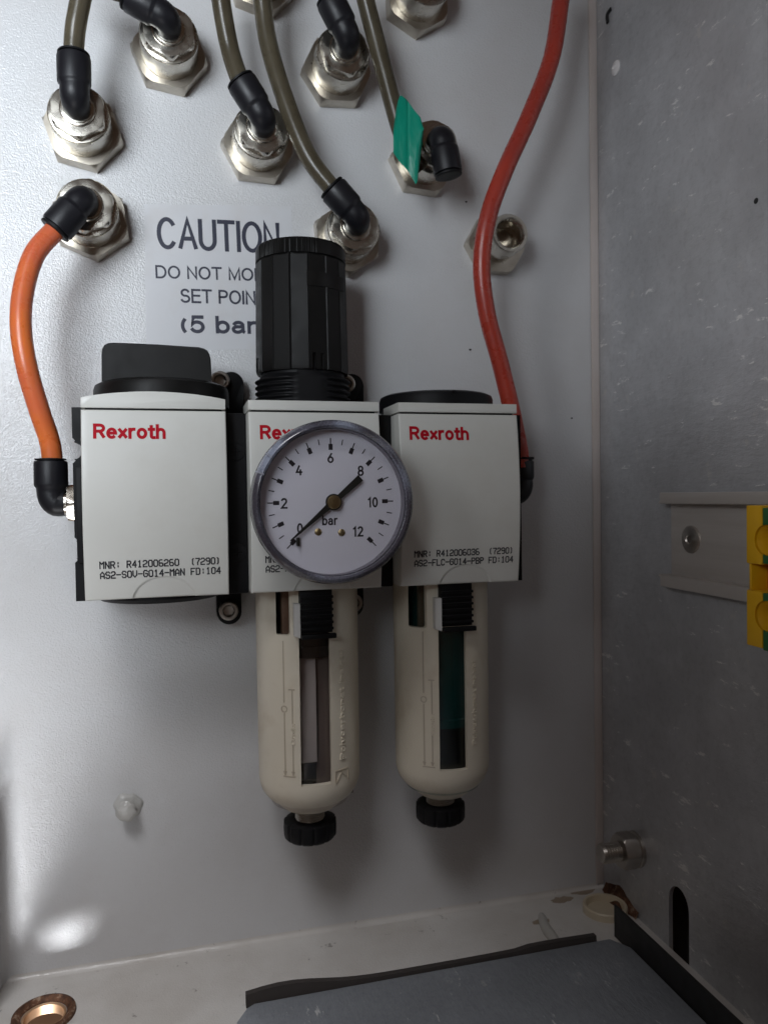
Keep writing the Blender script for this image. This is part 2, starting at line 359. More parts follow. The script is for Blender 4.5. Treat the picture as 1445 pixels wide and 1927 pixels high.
HV = {
 'C': (.72, [[(A_, .37, .5, .35, .5, 38, 322)]]), 'A': (.68, [[(0, 0), (.34, 1), (.68, 0)], [(.13, .34), (.55, .34)]]),
 'U': (.66, [[(.02, 1), (A_, .33, .31, .31, .31, 180, 360), (.64, 1)]]), 'T': (.62, [[(0, 1), (.62, 1)], [(.31, 1), (.31, 0)]]),
 'I': (.06, [[(.03, 0), (.03, 1)]]), 'O': (.76, [[(A_, .38, .5, .37, .5, 90, 450)]]), 'N': (.62, [[(.02, 0), (.02, 1), (.6, 0), (.6, 1)]]),
 'D': (.68, [[(.02, 0), (.02, 1), (A_, .3, .5, .36, .5, 90, -90), (.02, 0)]]), 'M': (.76, [[(.02, 0), (.02, 1), (.38, .05), (.74, 1), (.74, 0)]]),
 'F': (.54, [[(.02, 0), (.02, 1), (.54, 1)], [(.02, .53), (.48, .53)]]), 'E': (.56, [[(.56, 1), (.02, 1), (.02, 0), (.58, 0)], [(.02, .53), (.52, .53)]]),
 'Y': (.64, [[(0, 1), (.32, .42), (.64, 1)], [(.32, .42), (.32, 0)]]), 'S': (.58, [[(A_, .29, .745, .25, .255, 15, 255), (A_, .29, .255, .28, .255, 75, -165)]]),
 'P': (.58, [[(.02, 0), (.02, 1), (A_, .32, .74, .25, .26, 90, -90), (.02, .48)]]),
 'R': (.62, [[(.02, 0), (.02, 1), (A_, .34, .75, .24, .25, 90, -90), (.02, .5)], [(.34, .5), (.60, 0)]]),
 '(': (.2, [[(A_, .5, .4, .46, .68, 140, 220)]]), ')': (.2, [[(A_, -.3, .4, .46, .68, 40, -40)]]),
 '5': (.54, [[(.50, 1), (.12, 1), (.07, .52), (A_, .27, .33, .26, .33, 130, -155)]]),
 'b': (.52, [[(.02, 0), (.02, 1)], [(A_, .26, .34, .24, .34, 90, 450)]]),
 'a': (.5, [[(A_, .24, .47, .2, .21, 165, 0), (.44, .06), (.5, .0)], [(.44, .38), (A_, .2, .19, .19, .19, 80, 300), (.44, .15)]]),
 'r': (.32, [[(.02, 0), (.02, .68)], [(.02, .4), (A_, .25, .42, .22, .26, 170, 80)]]),
 'e': (.52, [[(.03, .35), (.5, .35), (A_, .26, .34, .24, .34, 5, 315)]]), 'x': (.46, [[(0, 0), (.46, .68)], [(0, .68), (.46, 0)]]),
 'o': (.52, [[(A_, .26, .34, .24, .34, 90, 450)]]), 't': (.3, [[(.14, .92), (A_, .24, .12, .1, .12, 180, 270), (.32, .0)], [(0, .68), (.3, .68)]]),
 'h': (.48, [[(.02, 0), (.02, 1)], [(.02, .4), (A_, .24, .42, .22, .26, 170, 0), (.46, 0)]]),
 '0': (.46, [[(A_, .23, .5, .21, .5, 90, 450)]]), '1': (.26, [[(.02, .78), (.22, 1), (.22, 0)]]),
 '2': (.46, [[(A_, .23, .74, .2, .26, 165, -32), (.02, 0), (.46, 0)]]), '4': (.46, [[(.26, 1), (.02, .27), (.46, .27)], [(.35, .5), (.35, 0)]]),
 '6': (.46, [[(A_, .23, .29, .21, .29, 90, 450)], [(.03, .36), (.33, 1)]]), '8': (.46, [[(A_, .23, .26, .21, .26, 90, 450)], [(A_, .23, .76, .18, .24, 90, 450)]]),
 'l': (.06, [[(.03, 0), (.03, 1)]]), 'i': (.06, [[(.03, 0), (.03, .66)], [(.03, .86), (.03, 1)]]), '!': (.06, [[(.03, .3), (.03, 1)], [(.03, 0), (.03, .12)]]),
 'y': (.46, [[(0, .68), (.23, .05)], [(.46, .68), (.2, -.1), (.08, -.2)]]), 'c': (.5, [[(A_, .26, .34, .24, .34, 42, 318)]]),
 'n': (.48, [[(.02, 0), (.02, .68)], [(.02, .4), (A_, .24, .42, .22, .26, 170, 0), (.46, 0)]]), 'd': (.52, [[(.5, 0), (.5, 1)], [(A_, .26, .34, .24, .34, 90, 450)]]),
 's': (.44, [[(A_, .22, .51, .18, .17, 15, 255), (A_, .22, .17, .20, .17, 75, -165)]]),
 ' ': (.2, [])}
def flat_words(s, width, h, bold, prefix=None, gap=0.2, slack=1.0):
    """letters drawn with strokes; x from 0, baseline z=0; width (mm) is that of the prefix or of the whole"""
    xs, x = [], 0
    for ch in s: xs.append(x); x += HV[ch][0] + gap
    xs.append(x)
    tot = (xs[len(prefix)] if prefix else x) - gap
    sx = width / tot; bm = B(); lay = 0; w = bold * h
    hh = h - w
    for ch, x0 in zip(s, xs[:-1]):
        for st in HV[ch][1]:
            pts = []
            for it in st:
                if it[0] == A_:
                    _, cx, cz, rx, rz, a0, a1 = it; n = max(6, int(abs(a1 - a0) / 12))
                    for i in range(n + 1):
                        a = R(a0 + (a1 - a0) * i / n); pts.append(((x0 + cx + rx * math.cos(a)) * sx, w / 2 + (cz + rz * math.sin(a)) * hh))
                else: pts.append(((x0 + it[0]) * sx, w / 2 + it[1] * hh))
            P2 = [Vector((p[0], p[1])) for p in pts]
            P2 = [p for i, p in enumerate(P2) if i == 0 or (p - P2[i - 1]).length > 1e-3]
            closed = (P2[0] - P2[-1]).length < 1e-2 and len(P2) > 6
            if closed: P2 = P2[:-1]
            n = len(P2); L, Rr = [], []
            for i, p in enumerate(P2):
                a = P2[(i - 1) % n] if (i or closed) else None; b = P2[(i + 1) % n] if (i < n - 1 or closed) else None
                d1 = (p - a).normalized() if a is not None else (b - p).normalized()
                d2 = (b - p).normalized() if b is not None else d1
                n1 = Vector((-d1.y, d1.x)); n2 = Vector((-d2.y, d2.x)); mi = (n1 + n2)
                mi = mi.normalized() if mi.length > 1e-3 else n1
                k = w / 2 / max(0.45, mi.dot(n1)); e = Vector((0, 0))
                if a is None: e = -d1 * w * (0.5 if abs(d1.y) < 0.2 or abs(d1.x) < 0.2 else 0.2) * 0.9
                if b is None: e = d1 * w * (0.5 if abs(d1.y) < 0.2 or abs(d1.x) < 0.2 else 0.2) * 0.9
                yy = -0.010 * (lay % 5)
                q1, q2 = p + mi * k + e, p - mi * k + e
                L.append(bm.verts.new((q1.x, yy, q1.y))); Rr.append(bm.verts.new((q2.x, yy, q2.y)))
            for i in range(n if closed else n - 1):
                j = (i + 1) % n; bm.faces.new((L[i], L[j], Rr[j], Rr[i]))
            lay += 1
    return bm

# ================================================================== SETTING (cabinet)
X0, X1, ZF = -77.5, 211.0, -208.5
# back wall with rounded corner into the floor and the left wall
bm = B(); box(bm, (X0 - 30, 0, ZF - 2), (X1 + 3, 3, 330)); struct(finish(bm, 'back_wall', PLATE))
bm = B(); box(bm, (X0 - 4, -26, ZF), (X0 - 1.2, 0, -128)); struct(finish(bm, 'left_wall', PLATE))
bm = B(); box(bm, (X1, -420, ZF - 60), (X1 + 2, 0, 330)); rw = finish(bm, 'right_wall', GALV); struct(rw)
bm = B(); box(bm, (X0 - 1.2, -420, ZF - 2), (X1, 0, ZF)); fl = struct(finish(bm, 'floor', FLOORP))
bm = B(); box(bm, (X0 - 400, -900, -420), (X1 + 300, 400, -400)); struct(finish(bm, 'ground', EARTH))
HOLE = Vector((-58, -28.5, ZF))
c1 = B(); lathe(c1, [(8.6, -10), (8.6, 10)], HOLE, (0, 0, 1), 40)
cut(fl, [c1])
sl0, sl1 = atx(1255, 1700, X1), atx(1296, 1720, X1)
c2 = B()
pts = []
yc = -64; hw = 7.2
for i in range(13):
    a = R(180 * i / 12); pts.append((X1 - 4, yc + hw * math.cos(a), -186 + 8.5 * math.sin(a)))
pts += [(X1 - 4, yc - hw, -240), (X1 - 4, yc + hw, -240)]
prism(c2, pts, (12, 0, 0)); cut(rw, [c2])
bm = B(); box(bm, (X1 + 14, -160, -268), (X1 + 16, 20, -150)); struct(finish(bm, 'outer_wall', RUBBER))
# coves
def cove(name, p0, p1, ca, cb, r, mat):
    bm = B(); p0 = Vector(p0); p1 = Vector(p1); ca = Vector(ca); cb = Vector(cb); ring = []
    for p in (p0, p1):
        rr = []
        for i in range(9):
            a = R(90 * i / 8); rr.append(bm.verts.new(p + ca * (r - r * math.sin(a)) + cb * (r - r * math.cos(a))))
        rr.append(bm.verts.new(p - ca * 0.5 - cb * 0.5)); ring.append(rr)
    n = 10
    for i in range(n): bm.faces.new((ring[0][i], ring[0][(i + 1) % n], ring[1][(i + 1) % n], ring[1][i]))
    bm.faces.new(ring[0]); bm.faces.new(ring[1][::-1])
    return struct(finish(bm, name, mat))
cove('floor_corner', (X0, 0, ZF), (X1, 0, ZF), (0, -1, 0), (0, 0, 1), 2.4, FLOORP)
cove('wall_corner', (X0 - 1.2, 0, ZF), (X0 - 1.2, 0, -128), (0, -1, 0), (1, 0, 0), 3.5, PLATE)
bm = B(); box(bm, (206.4, -1.0, ZF + 2), (X1, 0, 330), 0.6); struct(finish(bm, 'wall_edge_strip', m_paint('edge_paint', (0.62, 0.56, 0.53), 0.3)))

# ================================================================== BULKHEAD FITTINGS
def hexr(R0, cham):
    def f(a, r, h):
        k = R0 * math.cos(math.pi / 6) / math.cos((a % (math.pi / 3)) - math.pi / 6); return min(r, k)
    return f
NR = 16.6
def nut_mesh():
    bm = B(); lathe(bm, [(12.2, 0.05), (NR, 0.05), (NR, 5.6), (NR - 1.2, 7.0), (12.4, 7.0)], (0, 0, 0), (0, -1, 0), 72, radial=hexr(NR, 0)); return bm
def barrel_mesh():
    bm = B(); pr = [(12.2, 7.0)]; h = 7.2
    while h < 19.0:
        pr += [(12.1, h), (12.05, h + 0.3), (12.1, h + 0.6)]; h += 0.62
    pr += [(12.05, 19.4), (11.7, 19.9), (10.8, 20.1)]
    lathe(bm, pr, (0, 0, 0), (0, -1, 0), 96); return bm
def head_mesh():
    bm = B(); r = hexr(11.7, 0)
    lathe(bm, [(11.2, 20.0), (11.2, 22.6), (10.5, 23.5), (9.9, 23.6), (6.0, 23.6)], (0, 0, 0), (0, -1, 0), 96, radial=r)
    return bm
def collar_mesh():
    bm = B(); lathe(bm, [(6.9, 23.5), (6.9, 24.1), (6.5, 24.5), (5.9, 24.6), (5.9, 25.4), (5.0, 25.5)], (0, 0, 0), (0, -1, 0), 40); return bm
def elbow_mesh():                      # post along -y, outlet along +z
    bm = B(); path = []; rad = []
    for h in (24.8, 26.0, 27.2): path.append(Vector((0, -h, 0))); rad.append(5.2)
    for i in range(1, 9):
        a = R(90 * i / 8); path.append(Vector((0, -27.2 - 4.4 * math.sin(a), 3.4 * (1 - math.cos(a))))); rad.append(5.2 + 0.4 * math.sin(a))
    for z, r in ((4.6, 5.6), (5.4, 5.7), (6.0, 6.2), (6.7, 6.4), (15.6, 6.5), (16.4, 6.35), (16.6, 6.0)):
        path.append(Vector((0, -31.6, z))); rad.append(r)
    sweep(bm, path, rad, 36); return bm
def ring_mesh():
    bm = B(); lathe(bm, [(5.2, 16.5), (5.2, 17.0), (6.1, 17.1), (6.1, 17.8), (5.8, 18.0), (4.3, 18.0)], (0, -31.6, 0), (0, 0, 1), 36); return bm
MESH = {}
def shared(name, maker, mat, parent, rot=0.0, tilt=0.0):
    if name not in MESH: o = finish(maker(), name, mat, parent, local=True); MESH[name] = o
    else:
        o = MESH[name].copy(); scn.collection.objects.link(o); o.parent = parent
    o.rotation_euler = (tilt, rot, 0); return o
def fitting(px, py, label, nutrot, elbow=None, group='hex bulkhead fittings through the painted wall'):
    p = at(px, py, -5); t = thing('bulkhead_fitting', label, 'fitting', (p.x, 0, p.z), group)
    shared('nut', nut_mesh, NUTM, t, R(nutrot)); shared('barrel', barrel_mesh, NICKEL, t, 0)
    if elbow is not None:
        shared('hex_head', head_mesh, NICKEL, t, R(nutrot + 17)); shared('neck_ring', collar_mesh, NICKEL, t)
        ex, ey = elbow; a = math.atan2(ex, ey)
        e = shared('elbow', elbow_mesh, ELBOWM, t, a)
        rg = shared('release_ring', ring_mesh, BLACK, e)
    return p
def outlet(px, py, dirx, dirz, ext=17.8):
    p = at(px, py, -5); d = Vector((dirx, 0, dirz)).normalized()
    return Vector((p.x, -31.6, p.z)) + d * ext, d
FIT = dict(
 A=(157, 246, 'nickel hex fitting under the leftmost smoky tube, its black elbow pointing straight up', 12, (0.0, 1)),
 B=(319, 103, 'nickel hex fitting whose black elbow points up and left out of the top', 8, (-0.88, 0.42)),
 C=(486, 276, 'nickel hex fitting left of the long smoky tube, above the word CAUTION', 2, (-0.55, 0.84)),
 D=(634, 134, 'nickel hex fitting below the steep elbow cut by the top edge, beside a tube', -4, (-0.47, 0.88)),
 E=(797, 303, 'nickel hex fitting behind the green tape flag, its black elbow turned downwards', 4, (0.17, -1)),
 F=(172, 415, 'nickel hex fitting at far left feeding the short orange tube, rust under its nut', 22, (-0.62, -0.79)),
 G=(653, 450, 'brass-toned hex fitting partly hidden behind the tall black regulator knob', 26, (-0.70, 0.72)))
for k, (px, py, lab, nr, el) in FIT.items(): fitting(px, py, lab, nr, el)
fitting(492, -42, 'hex nut fitting cut off by the top edge between two smoky tubes', 14)
fitting(785, -2, 'threaded open fitting without elbow at the top edge, right of the smoky tubes', 28)
# the open fitting behind the red tube
p = at(932, 461, -4)
t = thing('bulkhead_fitting', 'open-ended threaded fitting with no elbow, behind the bend of the red tube', 'fitting', (p.x, 0, p.z), 'hex bulkhead fittings through the painted wall')
bm = B(); lathe(bm, [(9, 0.05), (15.6, 0.05), (15.6, 4.8), (14.6, 6.0), (9, 6.0)], p - Vector((0, p.y, 0)), (0, -1, 0), 72, radial=hexr(15.6, 0), phase=R(12)); finish(bm, 'nut', NUTM, t)
bm = B(); ringshape(bm, [(9.3, 5.0), (9.3, 21.0), (8.7, 22.0), (7.3, 22.0), (6.8, 21.5), (6.8, 20.8), (6.5, 20.4), (6.8, 20.0), (6.5, 19.6), (6.8, 19.2), (6.5, 18.8), (6.7, 8.0)], p - Vector((0, p.y, 0)), (0, -1, 0), 56)
finish(bm, 'barrel', NICKEL, t)
bm = B(); lathe(bm, [(6.6, 5.0), (6.6, 8.3), (0.5, 9.3)], p - Vector((0, p.y, 0)), (0, -1, 0), 32); finish(bm, 'plug', NUTM, t)

# ---- tubes
def tube(name, pts, mat, label, r=3.9, bore=True):
    t = thing(name, label, 'tube', pts[0])
    path = crom(pts, 14)
    bm = B(); sweep(bm, path, r, 28); finish(bm, 'tube_wall', mat, t)
    if bore: bm = B(); sweep(bm, path, r * 0.60, 18); finish(bm, 'bore', BORE, t)
    return t
def stub(k, back=6.0):
    px, py, _, _, el = FIT[k]; q, d = outlet(px, py, *el); return q - d * back, q, q + d * 8
a, q, f = stub('A'); tube('smoky_tube', [a, q, at(143, 50, -35), at(156, -20, -38), at(165, -90, -42)], SMOKE, 'smoky brown tube rising from the leftmost fitting out of the top')
a, q, f = stub('B'); tube('smoky_tube', [a, q, at(190, -32, -36), at(120, -90, -40)], SMOKE, 'smoky tube leaving the top row elbow, outside the photo')
a, q, f = stub('C'); tube('smoky_tube', [a, q, at(432, 88, -31), at(416, 0, -35), at(408, -80, -38)], SMOKE, 'smoky brown tube curving up from the fitting above the CAUTION sticker')
a, q, f = stub('D'); tube('smoky_tube', [a, q, f, at(585, -70, -40)], SMOKE, 'smoky tube from the elbow at the top edge, outside the photo')
a, q, f = stub('G'); tube('smoky_tube', [a, q, at(578, 290, -31), at(536, 185, -30), at(505, 80, -29), at(494, 0, -31), at(488, -80, -36)], SMOKE, 'longest smoky tube, curving down to the fitting behind the black knob')
tube('smoky_tube', [at(792, 318, -24), at(772, 290, -26), at(750, 235, -28), at(727, 150, -29), at(706, 70, -30), at(688, 0, -32), at(672, -80, -36)], SMOKE, 'smoky tube running down behind the green tape flag')
a, q, f = stub('F')
INX = at(100, 945, -33)
tube('orange_tube', [a, q, at(66, 478, -35), at(45, 545, -38), at(40, 615, -40), at(51, 690, -40), at(74, 770, -37), at(94, 830, -34), at(100, 873, -33), at(101, 890, -33)], ORANGE, 'short bright orange tube bowing out left between the lowest left fitting and the first unit', 3.9, False)
tube('red_tube', [at(1068, -80, -38), at(1055, 0, -38), at(1037, 110, -38), at(995, 220, -40), at(950, 320, -42), at(918, 410, -42), at(906, 500, -40), at(916, 590, -38), at(940, 680, -36), at(962, 770, -34), at(978, 850, -32), at(980, 880, -32)], RED, 'long red tube snaking down the right side of the back wall', 3.9, False)

# ---- green tape flag
t = thing('tape_flag', 'torn green adhesive tape flag stuck round a smoky tube', 'tape', at(770, 345, -33))
def lerp_line(pl, x):
    for (xa, ya), (xb, yb) in zip(pl, pl[1:]):
        if xa <= x <= xb: return ya + (yb - ya) * (x - xa) / (xb - xa)
    return pl[-1][1]
tp = [(740, 243), (747, 195), (753, 178), (765, 187), (779, 207), (791, 221), (793, 229), (797, 241)]; bt_ = [(740, 288), (752, 305), (768, 322), (783, 349), (786, 338), (791, 295), (797, 246)]
bm = B(); cols = []
for i in range(20):
    x = 740 + 57 * i / 19; u = i / 19; y0_, y1_ = lerp_line(tp, x), lerp_line(bt_, x); col = []
    for j in range(9):
        w_ = j / 8; py = y0_ + (y1_ - y0_) * w_
        d_ = -34.2 - 2.6 * u * u + 0.8 * math.sin(w_ * 5 + u * 3) * (0.3 + u) + (0.5 if 0.45 < u < 0.5 else 0)
        col.append((bm.verts.new(at(x, py, d_)), bm.verts.new(at(x, py, d_ + 0.22))))
    cols.append(col)
for c0, c1_ in zip(cols, cols[1:]):
    for j in range(8):
        bm.faces.new((c0[j][0], c1_[j][0], c1_[j + 1][0], c0[j + 1][0])); bm.faces.new((c0[j][1], c0[j + 1][1], c1_[j + 1][1], c1_[j][1]))
    bm.faces.new((c0[0][0], c0[0][1], c1_[0][1], c1_[0][0])); bm.faces.new((c0[8][0], c1_[8][0], c1_[8][1], c0[8][1]))
for c0 in (cols[0], cols[-1]):
    for j in range(8): bm.faces.new((c0[j][0], c0[j + 1][0], c0[j + 1][1], c0[j][1]))
finish(bm, 'flag', TAPE, t, 50)
pa, pb = at(757, 250, -28), at(768, 285, -27)
bm = B(); sweep(bm, [pa, (pa + pb) / 2, pb], 4.15, 24); finish(bm, 'wrap', TAPE, t)

# ================================================================== CAUTION STICKER
t = thing('caution_sticker', 'white sticker with black CAUTION lettering about the 5 bar set point, stuck on the wall', 'sticker', (10, 0, 65))
sq = [at(272, 384, 0), at(276, 662, 0), at(560, 655, 0), at(548, 388, 0)]
bm = B(); prism(bm, [Vector((q.x, -0.10, q.z)) for q in sq], (0, 0.08, 0)); finish(bm, 'backing', STICK, t, 0)
def sticker_line(s, pl, pr, top, bold, prefix):      # pl, pr: lower corners of the prefix in the picture, top: its upper left y
    a = at(pl[0], pl[1], 0); b_ = at(pr[0], pr[1], 0); h = (at(pl[0], top, 0) - a).length
    bm = flat_words(s, (b_ - a).length, h, bold, prefix); ang = math.atan2(b_.z - a.z, b_.x - a.x)
    for v in bm.verts:
        x, z = v.co.x, v.co.z
        v.co = Vector((a.x + x * math.cos(ang) - z * math.sin(ang), v.co.y - 0.13, a.z + x * math.sin(ang) + z * math.cos(ang)))
    return finish(bm, 'lettering', STINK, t, 0, recalc=False)
sticker_line('CAUTION', (300, 469), (525, 478), 408, 0.130, 'CAUTION')
sticker_line('DO NOT MODIFY', (295, 524), (476, 529), 499, 0.150, 'DO NOT MO')
sticker_line('SET POINT', (342, 570), (480, 574), 543, 0.150, 'SET POIN')
sticker_line('(5 bar)', (343, 627), (482, 629), 593, 0.195, '(5 bar')

# ================================================================== SERVICE UNIT MODULES
MW = 51.8; XM = [-35.0, 25.3, 85.2]; YF = -60.0; ZT = 37.2; ZB = -37.4; SEAM = 33.4
def bulge(z): # cover profile: front face bows out 3 mm at mid height
    u = (z - ZB) / (SEAM - ZB); return YF - 3.0 * math.sin(math.pi * max(0, min(1, u))) ** 0.8
def cover(t, x0):
    """front cover: a fine sheet with rounded rim, outward bow and thumb scoop at the bottom"""
    bm = B(); st = SEAM - 0.7; e = 0.55; x1 = x0 + MW
    def axis_steps(a, b, lo_step, hi_step, fine):
        out = [a, a + 0.08, a + 0.2, a + 0.36, a + e]; v = a + e
        while v < b - e - 0.3: v += lo_step if fine(v) else hi_step; out.append(min(v, b - e))
        if out[-1] < b - e: out.append(b - e)
        return out + [b - 0.36, b - 0.2, b - 0.08, b]
    cx = x0 + MW * 0.54; zc = ZB - 2.0; ra = 11.6; rb = 10.2
    xs = axis_steps(x0, x1, 0.36, 2.0, lambda v: abs(v - cx) < 13.5); zs = axis_steps(ZB, st, 0.36, 1.6, lambda v: v < ZB + 11.5)
    def rnd(d): return 0 if d >= e else e - math.sqrt(max(0, e * e - (e - d) ** 2))
    rows = []
    for z in zs:
        row = []
        for x in xs:
            y = bulge(z); q = 1 - ((x - cx) / ra) ** 2 - ((z - zc) / rb) ** 2
            if q > 0: u = min(1, q / 0.07); y += 0.36 * u * u * (3 - 2 * u) + 0.05 * (ZB + 8 - z)
            y += max(rnd(min(x - x0, x1 - x)), rnd(min(z - ZB, st - z)))
            row.append(bm.verts.new((x, y, z)))
        rows.append(row)
    for a, b in zip(rows, rows[1:]):
        for i in range(len(xs) - 1): bm.faces.new((a[i], a[i + 1], b[i + 1], b[i]))
    edge = [e_ for e_ in bm.edges if len(e_.link_faces) == 1]
    r = bmesh.ops.extrude_edge_only(bm, edges=edge)
    for v in [g_ for g_ in r['geom'] if isinstance(g_, bmesh.types.BMVert)]: v.co.y = -40
    return finish(bm, 'front_cover', COVER, t, 40)
def lid(t, x0, arch):
    bm = B(); n = 20; x1 = x0 + MW; xs = [x0 + MW * i / n for i in range(n + 1)]
    top = [(x, -60.3, ZT + arch * (1 - ((x - x0 - MW / 2) / (MW / 2)) ** 2)) for x in xs]
    pts = [(x1, -60.3, SEAM), (x0, -60.3, SEAM)] if arch == 0 else [(x1, -60.3, SEAM), (x0, -60.3, SEAM)]
    prism(bm, top + pts, (0, 24, 0), 0.35); return finish(bm, 'top_lid', COVER, t)
def module(name, label, i, arch=0.0):
    x0 = XM[i]; t = thing(name, label, 'air unit', (x0 + MW / 2, 0, ZB))
    cover(t, x0); lid(t, x0, arch)
    bm = B(); box(bm, (x0 + 1.2, -59.2, ZB + 1.0), (x0 + MW - 1.2, -15, SEAM + 1), 1.0); finish(bm, 'body', BLACK, t)
    return t
TX0, TX1 = at(178, 826, -62.4).x - XM[0], at(310, 826, -62.4).x - XM[0]
TZ0, TZ1 = at(240, 826, -62).z, at(240, 797, -62).z
L1a = at(189, 1070, -61.6); L1b = at(415, 1064, -61.6); L2a = at(190, 1089, -61.4); L2b = at(417, 1083, -61.4)
def prints(t, i, l1, l2):
    x0 = XM[i]
    bm = flat_words('Rexroth', TX1 - TX0, TZ1 - TZ0, 0.205, None, 0.215)
    for v in bm.verts: v.co += Vector((x0 + TX0, 0, TZ0)); v.co.y += bulge(v.co.z) - 0.06
    finish(bm, 'logo_print', REDINK, t, 0, recalc=False)
    bm = B(); k = (L1b.x - L1a.x)
    h = 2.35; pit = k / 22.75
    for s, a, b_ in ((l1, L1a, L1b), (l2, L2a, L2b)):
        matrix_text(bm, s, x0 + a.x - XM[0], x0 + a.x - XM[0] + pit * (len(s) - 0.25), a.z, h, 0.45, 0.006)
    for v in bm.verts: v.co.y += bulge(v.co.z) - 0.07
    finish(bm, 'serial_print', INK, t, 0, recalc=False)

# --- first unit: shut-off valve
v1 = module('shut_off_valve', 'leftmost pale grey air unit with low black turning handle and MAN code', 0, 2.5)
prints(v1, 0, 'MNR: R412006260  (7290)', 'AS2-SOV-G014-MAN FD:104')
cx1 = XM[0] + MW / 2 + 0.9; cf1 = cx1 + 1.4
bm = B(); lathe(bm, [(20, 36), (26.6, 36.5), (26.6, 43.2), (26.1, 44.8), (24.0, 46.0), (10, 47.0)], (cf1, -31, 0), (0, 0, 1), 72); kf = finish(bm, 'handle_flange', KNOBM, v1)
bm = B(); prof = [(-21.3, 0), (-21.1, 11.5), (-20.8, 13.6), (-20.0, 15.2), (-18.6, 16.0), (-16.5, 16.3), (0, 16.2), (16, 15.6), (18.0, 15.2), (19.4, 14.4), (20.3, 12.8), (20.7, 10.6), (21.0, 0)]
sec = []
for sgn, yy, k in ((0, -41.5, 0.955), (1, -41.0, 0.98), (2, -40.0, 0.995), (3, -24, 1.0), (4, -21, 0.97), (5, -19, 0.9)):
    sec.append([bm.verts.new((cx1 + x * (0.5 + 0.5 * k), yy, 45 + z * k)) for x, z in prof])
for a, b_ in zip(sec, sec[1:]):
    for i in range(len(prof) - 1): bm.faces.new((a[i], a[i + 1], b_[i + 1], b_[i]))
bm.faces.new(sec[0]); bm.faces.new(sec[-1][::-1]); finish(bm, 'handle_grip', KNOBM, v1, 28)
bm = B(); lathe(bm, [(15, -36), (25, -36.6), (25, -38.6), (23, -40.2), (8, -40.8)], (cx1 - 1.0, -33, 0), (0, 0, 1), 64); finish(bm, 'bottom_cap', BLACK, v1)
# left end plate with two round notches
def endplate(t, x0, x1, y0, y1, z0, z1, notches, name='end_plate'):
    bm = B(); pts = [(x0, y0, z0)]
    for zc, r in sorted(notches):
        pts.append((x0, y0, zc - r - 1.6)); pts.append((x0 + 1.0, y0, zc - r - 0.6))
        for k in range(11):
            a = R(-90 + 180 * k / 10); pts.append((x0 + r * 0.9 * math.cos(a) + 0.6, y0, zc + r * math.sin(a)))
        pts.append((x0 + 1.0, y0, zc + r + 0.6)); pts.append((x0, y0, zc + r + 1.6))
    pts += [(x0, y0, z1), (x1, y0, z1), (x1, y0, z0)]
    prism(bm, pts, (0, y1 - y0, 0), 0); return finish(bm, name, BLACK, t, 20)
zn1, zn2 = at(146, 848, -50).z, at(150, 1035, -50).z
endplate(v1, -39.4, XM[0] + 1.2, -50, -22, -38.6, 34.6, [(zn1, 3.2), (zn2, 3.2)])
bm = B(); box(bm, (-38.4, -52, -24), (XM[0] + 1, -20, 12), 0.4); finish(bm, 'port_block', BLACK, v1)
# inlet elbow on the left port
pj = at(98, 947, -33)
e = thing('inlet_elbow', 'black push-in elbow with nickel hex, screwed into the left side of the first unit', 'elbow', (-38.4, -33, pj.z))
bm = B(); lathe(bm, [(4.5, 0.0), (8.2, 0.2), (8.2, 4.2), (7.6, 4.9), (4.5, 5.0)], (-38.5, -33, pj.z), (-1, 0, 0), 60, radial=hexr(8.2, 0)); finish(bm, 'hex_nut', NICKEL, e)
bm = B(); lathe(bm, [(4.9, 5.0), (4.9, 6.2), (4.3, 6.4), (4.3, 7.4)], (-38.5, -33, pj.z), (-1, 0, 0), 36); finish(bm, 'neck_ring', NICKEL, e)
path = [Vector((-44.8, -33, pj.z)), Vector((-47, -33, pj.z))]; rad = [5.2, 5.3]
ex = pj.x
for k in range(1, 9):
    a_ = R(90 * k / 8); path.append(Vector((-47 + (ex + 47) * math.sin(a_), -33, pj.z + 4.6 * (1 - math.cos(a_))))); rad.append(5.4)
for z, r in ((6.0, 5.6), (6.8, 6.2), (7.6, 6.3), (15.6, 6.3), (16.4, 6.1), (16.6, 5.8)):
    path.append(Vector((ex, -33, pj.z + z))); rad.append(r)
bm = B(); sweep(bm, path, rad, 36); eb = finish(bm, 'elbow', ELBOWM, e)
bm = B(); lathe(bm, [(5.0, 16.4), (5.0, 16.9), (5.8, 17.0), (5.8, 17.5), (4.2, 17.7)], (ex, -33, pj.z), (0, 0, 1), 36); finish(bm, 'release_ring', BLACK, eb)

# --- second unit: filter regulator
v2 = module('filter_regulator', 'middle pale grey air unit carrying the tall black knob and the pressure gauge', 1)
prints(v2, 1, 'MNR: R412006', 'AS2-F')
cx2 = 51.3; cy2 = -30
knob = B(); NS = 288
def krad(a, r, h):
    if h < KB_ - 0.3:
        seg = math.pi / 8; u = (a % seg) / seg
        k = r * math.cos(seg / 2) / math.cos((u - 0.5) * seg)
        if u < 0.035 or u > 0.965: k -= 0.55
        return k
    if h < KT - 1.0 and r > 18.6: return r - (0.35 if (a * 60 / math.pi) % 1 < 0.4 else 0) * (1 if 5.0 < a % (2 * math.pi) or a < 0.2 else 0)
    return r
KT, KB_, KS = at(565, 441, -49).z, at(565, 474, -49).z, at(565, 693, -49).z
lathe(knob, [(17.0, KS), (19.6, KS), (19.9, KS + 1.5), (19.7, KS + 18), (19.3, KB_ - 0.6), (18.4, KB_ - 0.4), (18.4, KB_ + 0.1), (19.2, KB_ + 0.3), (19.1, KT - 1.6), (18.4, KT - 0.5), (17.0, KT), (3, KT + 0.2)], (cx2, cy2, 0), (0, 0, 1), NS, radial=krad)
